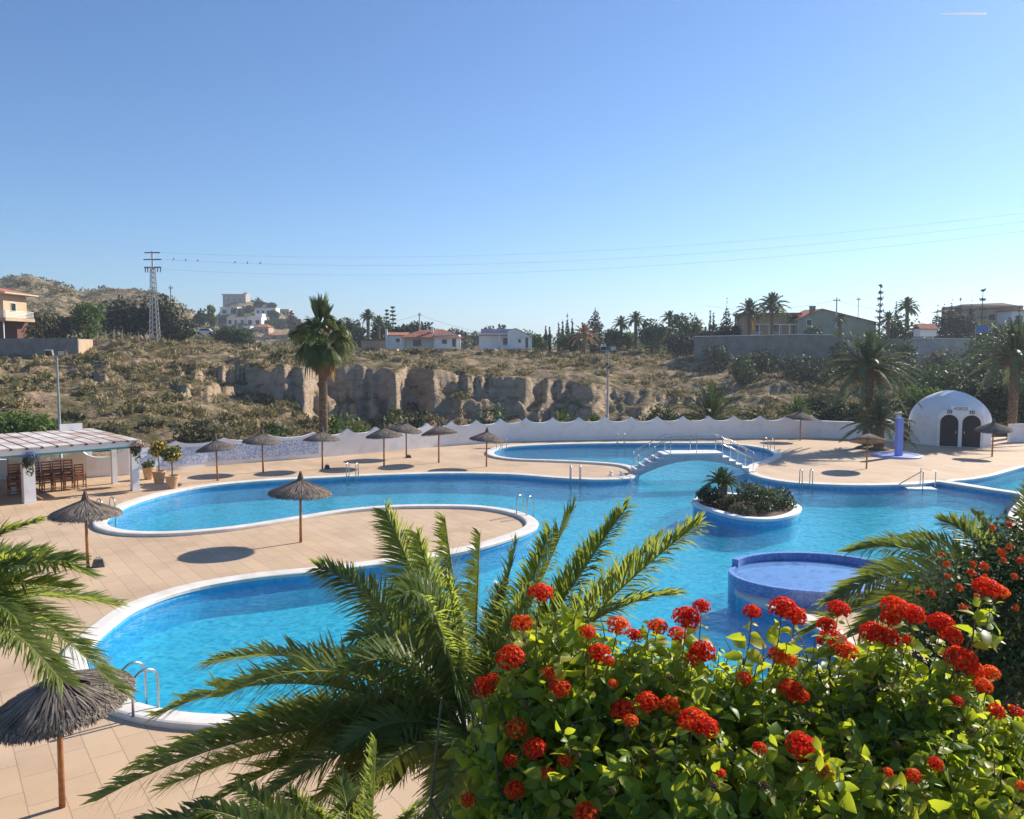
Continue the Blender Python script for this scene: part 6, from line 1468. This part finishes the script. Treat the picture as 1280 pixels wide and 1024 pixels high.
for k, (px, py) in enumerate(((1177, 693), (1183, 705), (1160, 741), (1215, 716), (1231, 721), (1165, 742), (1221, 746), (1200, 735), (1252, 690), (1262, 683), (1254, 700), (1217, 705), (1230, 708), (1268, 720), (1205, 760), (1250, 800), (1240, 660), (1262, 655), (1190, 765), (1270, 760), (1185, 720), (1148, 740), (1225, 775), (1275, 700))):
    y = 5.65 if px > 1190 else 5.8; p = D(px, py, y); o = bpy.data.objects.new('blossom_cluster', BM[k % 3]); COL.objects.link(o); o.parent = ob; o.location = p - rt; s = rnd.uniform(.018, .032); o.scale = (s, s, s); o.rotation_euler = (rnd.uniform(-1, 1), rnd.uniform(-1, 1), rnd.uniform(0, 6))

# ================================================================== AIR
mv, nt, b_ = new_mat('air'); nt.nodes.remove(b_)
pv = nt.nodes.new('ShaderNodeVolumePrincipled'); pv.inputs['Color'].default_value = (0.80, 0.88, 1, 1); pv.inputs['Density'].default_value = 0.00035; pv.inputs['Anisotropy'].default_value = 0.3
nt.links.new(pv.outputs[0], nt.nodes['Material Output'].inputs['Volume'])
tag(MB().box((0, 1180, 40), (8400, 2440, 104)).build('haze', mv), kind='stuff', label='thin sea haze over the valley', cat='haze')

# ================================================================== LIGHT, SKY, CAMERA
AZ, EL = R(54.0), R(31.0)
to_sun = Vector((math.sin(AZ) * math.cos(EL), math.cos(AZ) * math.cos(EL), math.sin(EL)))
sl = bpy.data.lights.new('sun', 'SUN'); sl.energy = 3.9; sl.angle = R(0.53); sl.color = (1.0, 0.92, 0.80)
so = bpy.data.objects.new('sun', sl); COL.objects.link(so); so.rotation_euler = to_sun.to_track_quat('Z', 'Y').to_euler(); so.location = (40, 30, 60)
wd = bpy.data.worlds.new('World'); sc.world = wd; wd.use_nodes = True; nt = wd.node_tree
sk = nt.nodes.new('ShaderNodeTexSky'); sk.sky_type = 'NISHITA'; sk.sun_disc = False; sk.sun_elevation = EL; sk.sun_rotation = AZ
sk.altitude = 50; sk.air_density = 1.0; sk.dust_density = 0.28; sk.ozone_density = 3.2
bg = nt.nodes['Background']; tn = nt.nodes.new('ShaderNodeMix'); tn.data_type = 'RGBA'; tn.blend_type = 'MULTIPLY'; tn.inputs[0].default_value = 1
tn.inputs[7].default_value = (0.60, 0.765, 0.95, 1); nt.links.new(sk.outputs[0], tn.inputs[6]); nt.links.new(tn.outputs[2], bg.inputs['Color']); bg.inputs['Strength'].default_value = 0.080
cd = bpy.data.cameras.new('camera'); co = bpy.data.objects.new('camera', cd); COL.objects.link(co); co.location = (0, 0, H); co.rotation_euler = (math.pi / 2 - PIT, 0, 0)
cd.sensor_fit = 'HORIZONTAL'; cd.sensor_width = 36; cd.lens = 36 * F / 1280; cd.clip_start = 0.05; cd.clip_end = 20000; sc.camera = co
vs_ = sc.view_settings; vs_.view_transform = 'Standard'; vs_.look = 'None'; vs_.gamma = 1.0; vs_.exposure = 1.0; vs_.use_curve_mapping = False
sc.cycles.max_bounces = 8; sc.cycles.transparent_max_bounces = 12; sc.cycles.transmission_bounces = 6; sc.cycles.caustics_refractive = False; sc.cycles.caustics_reflective = False
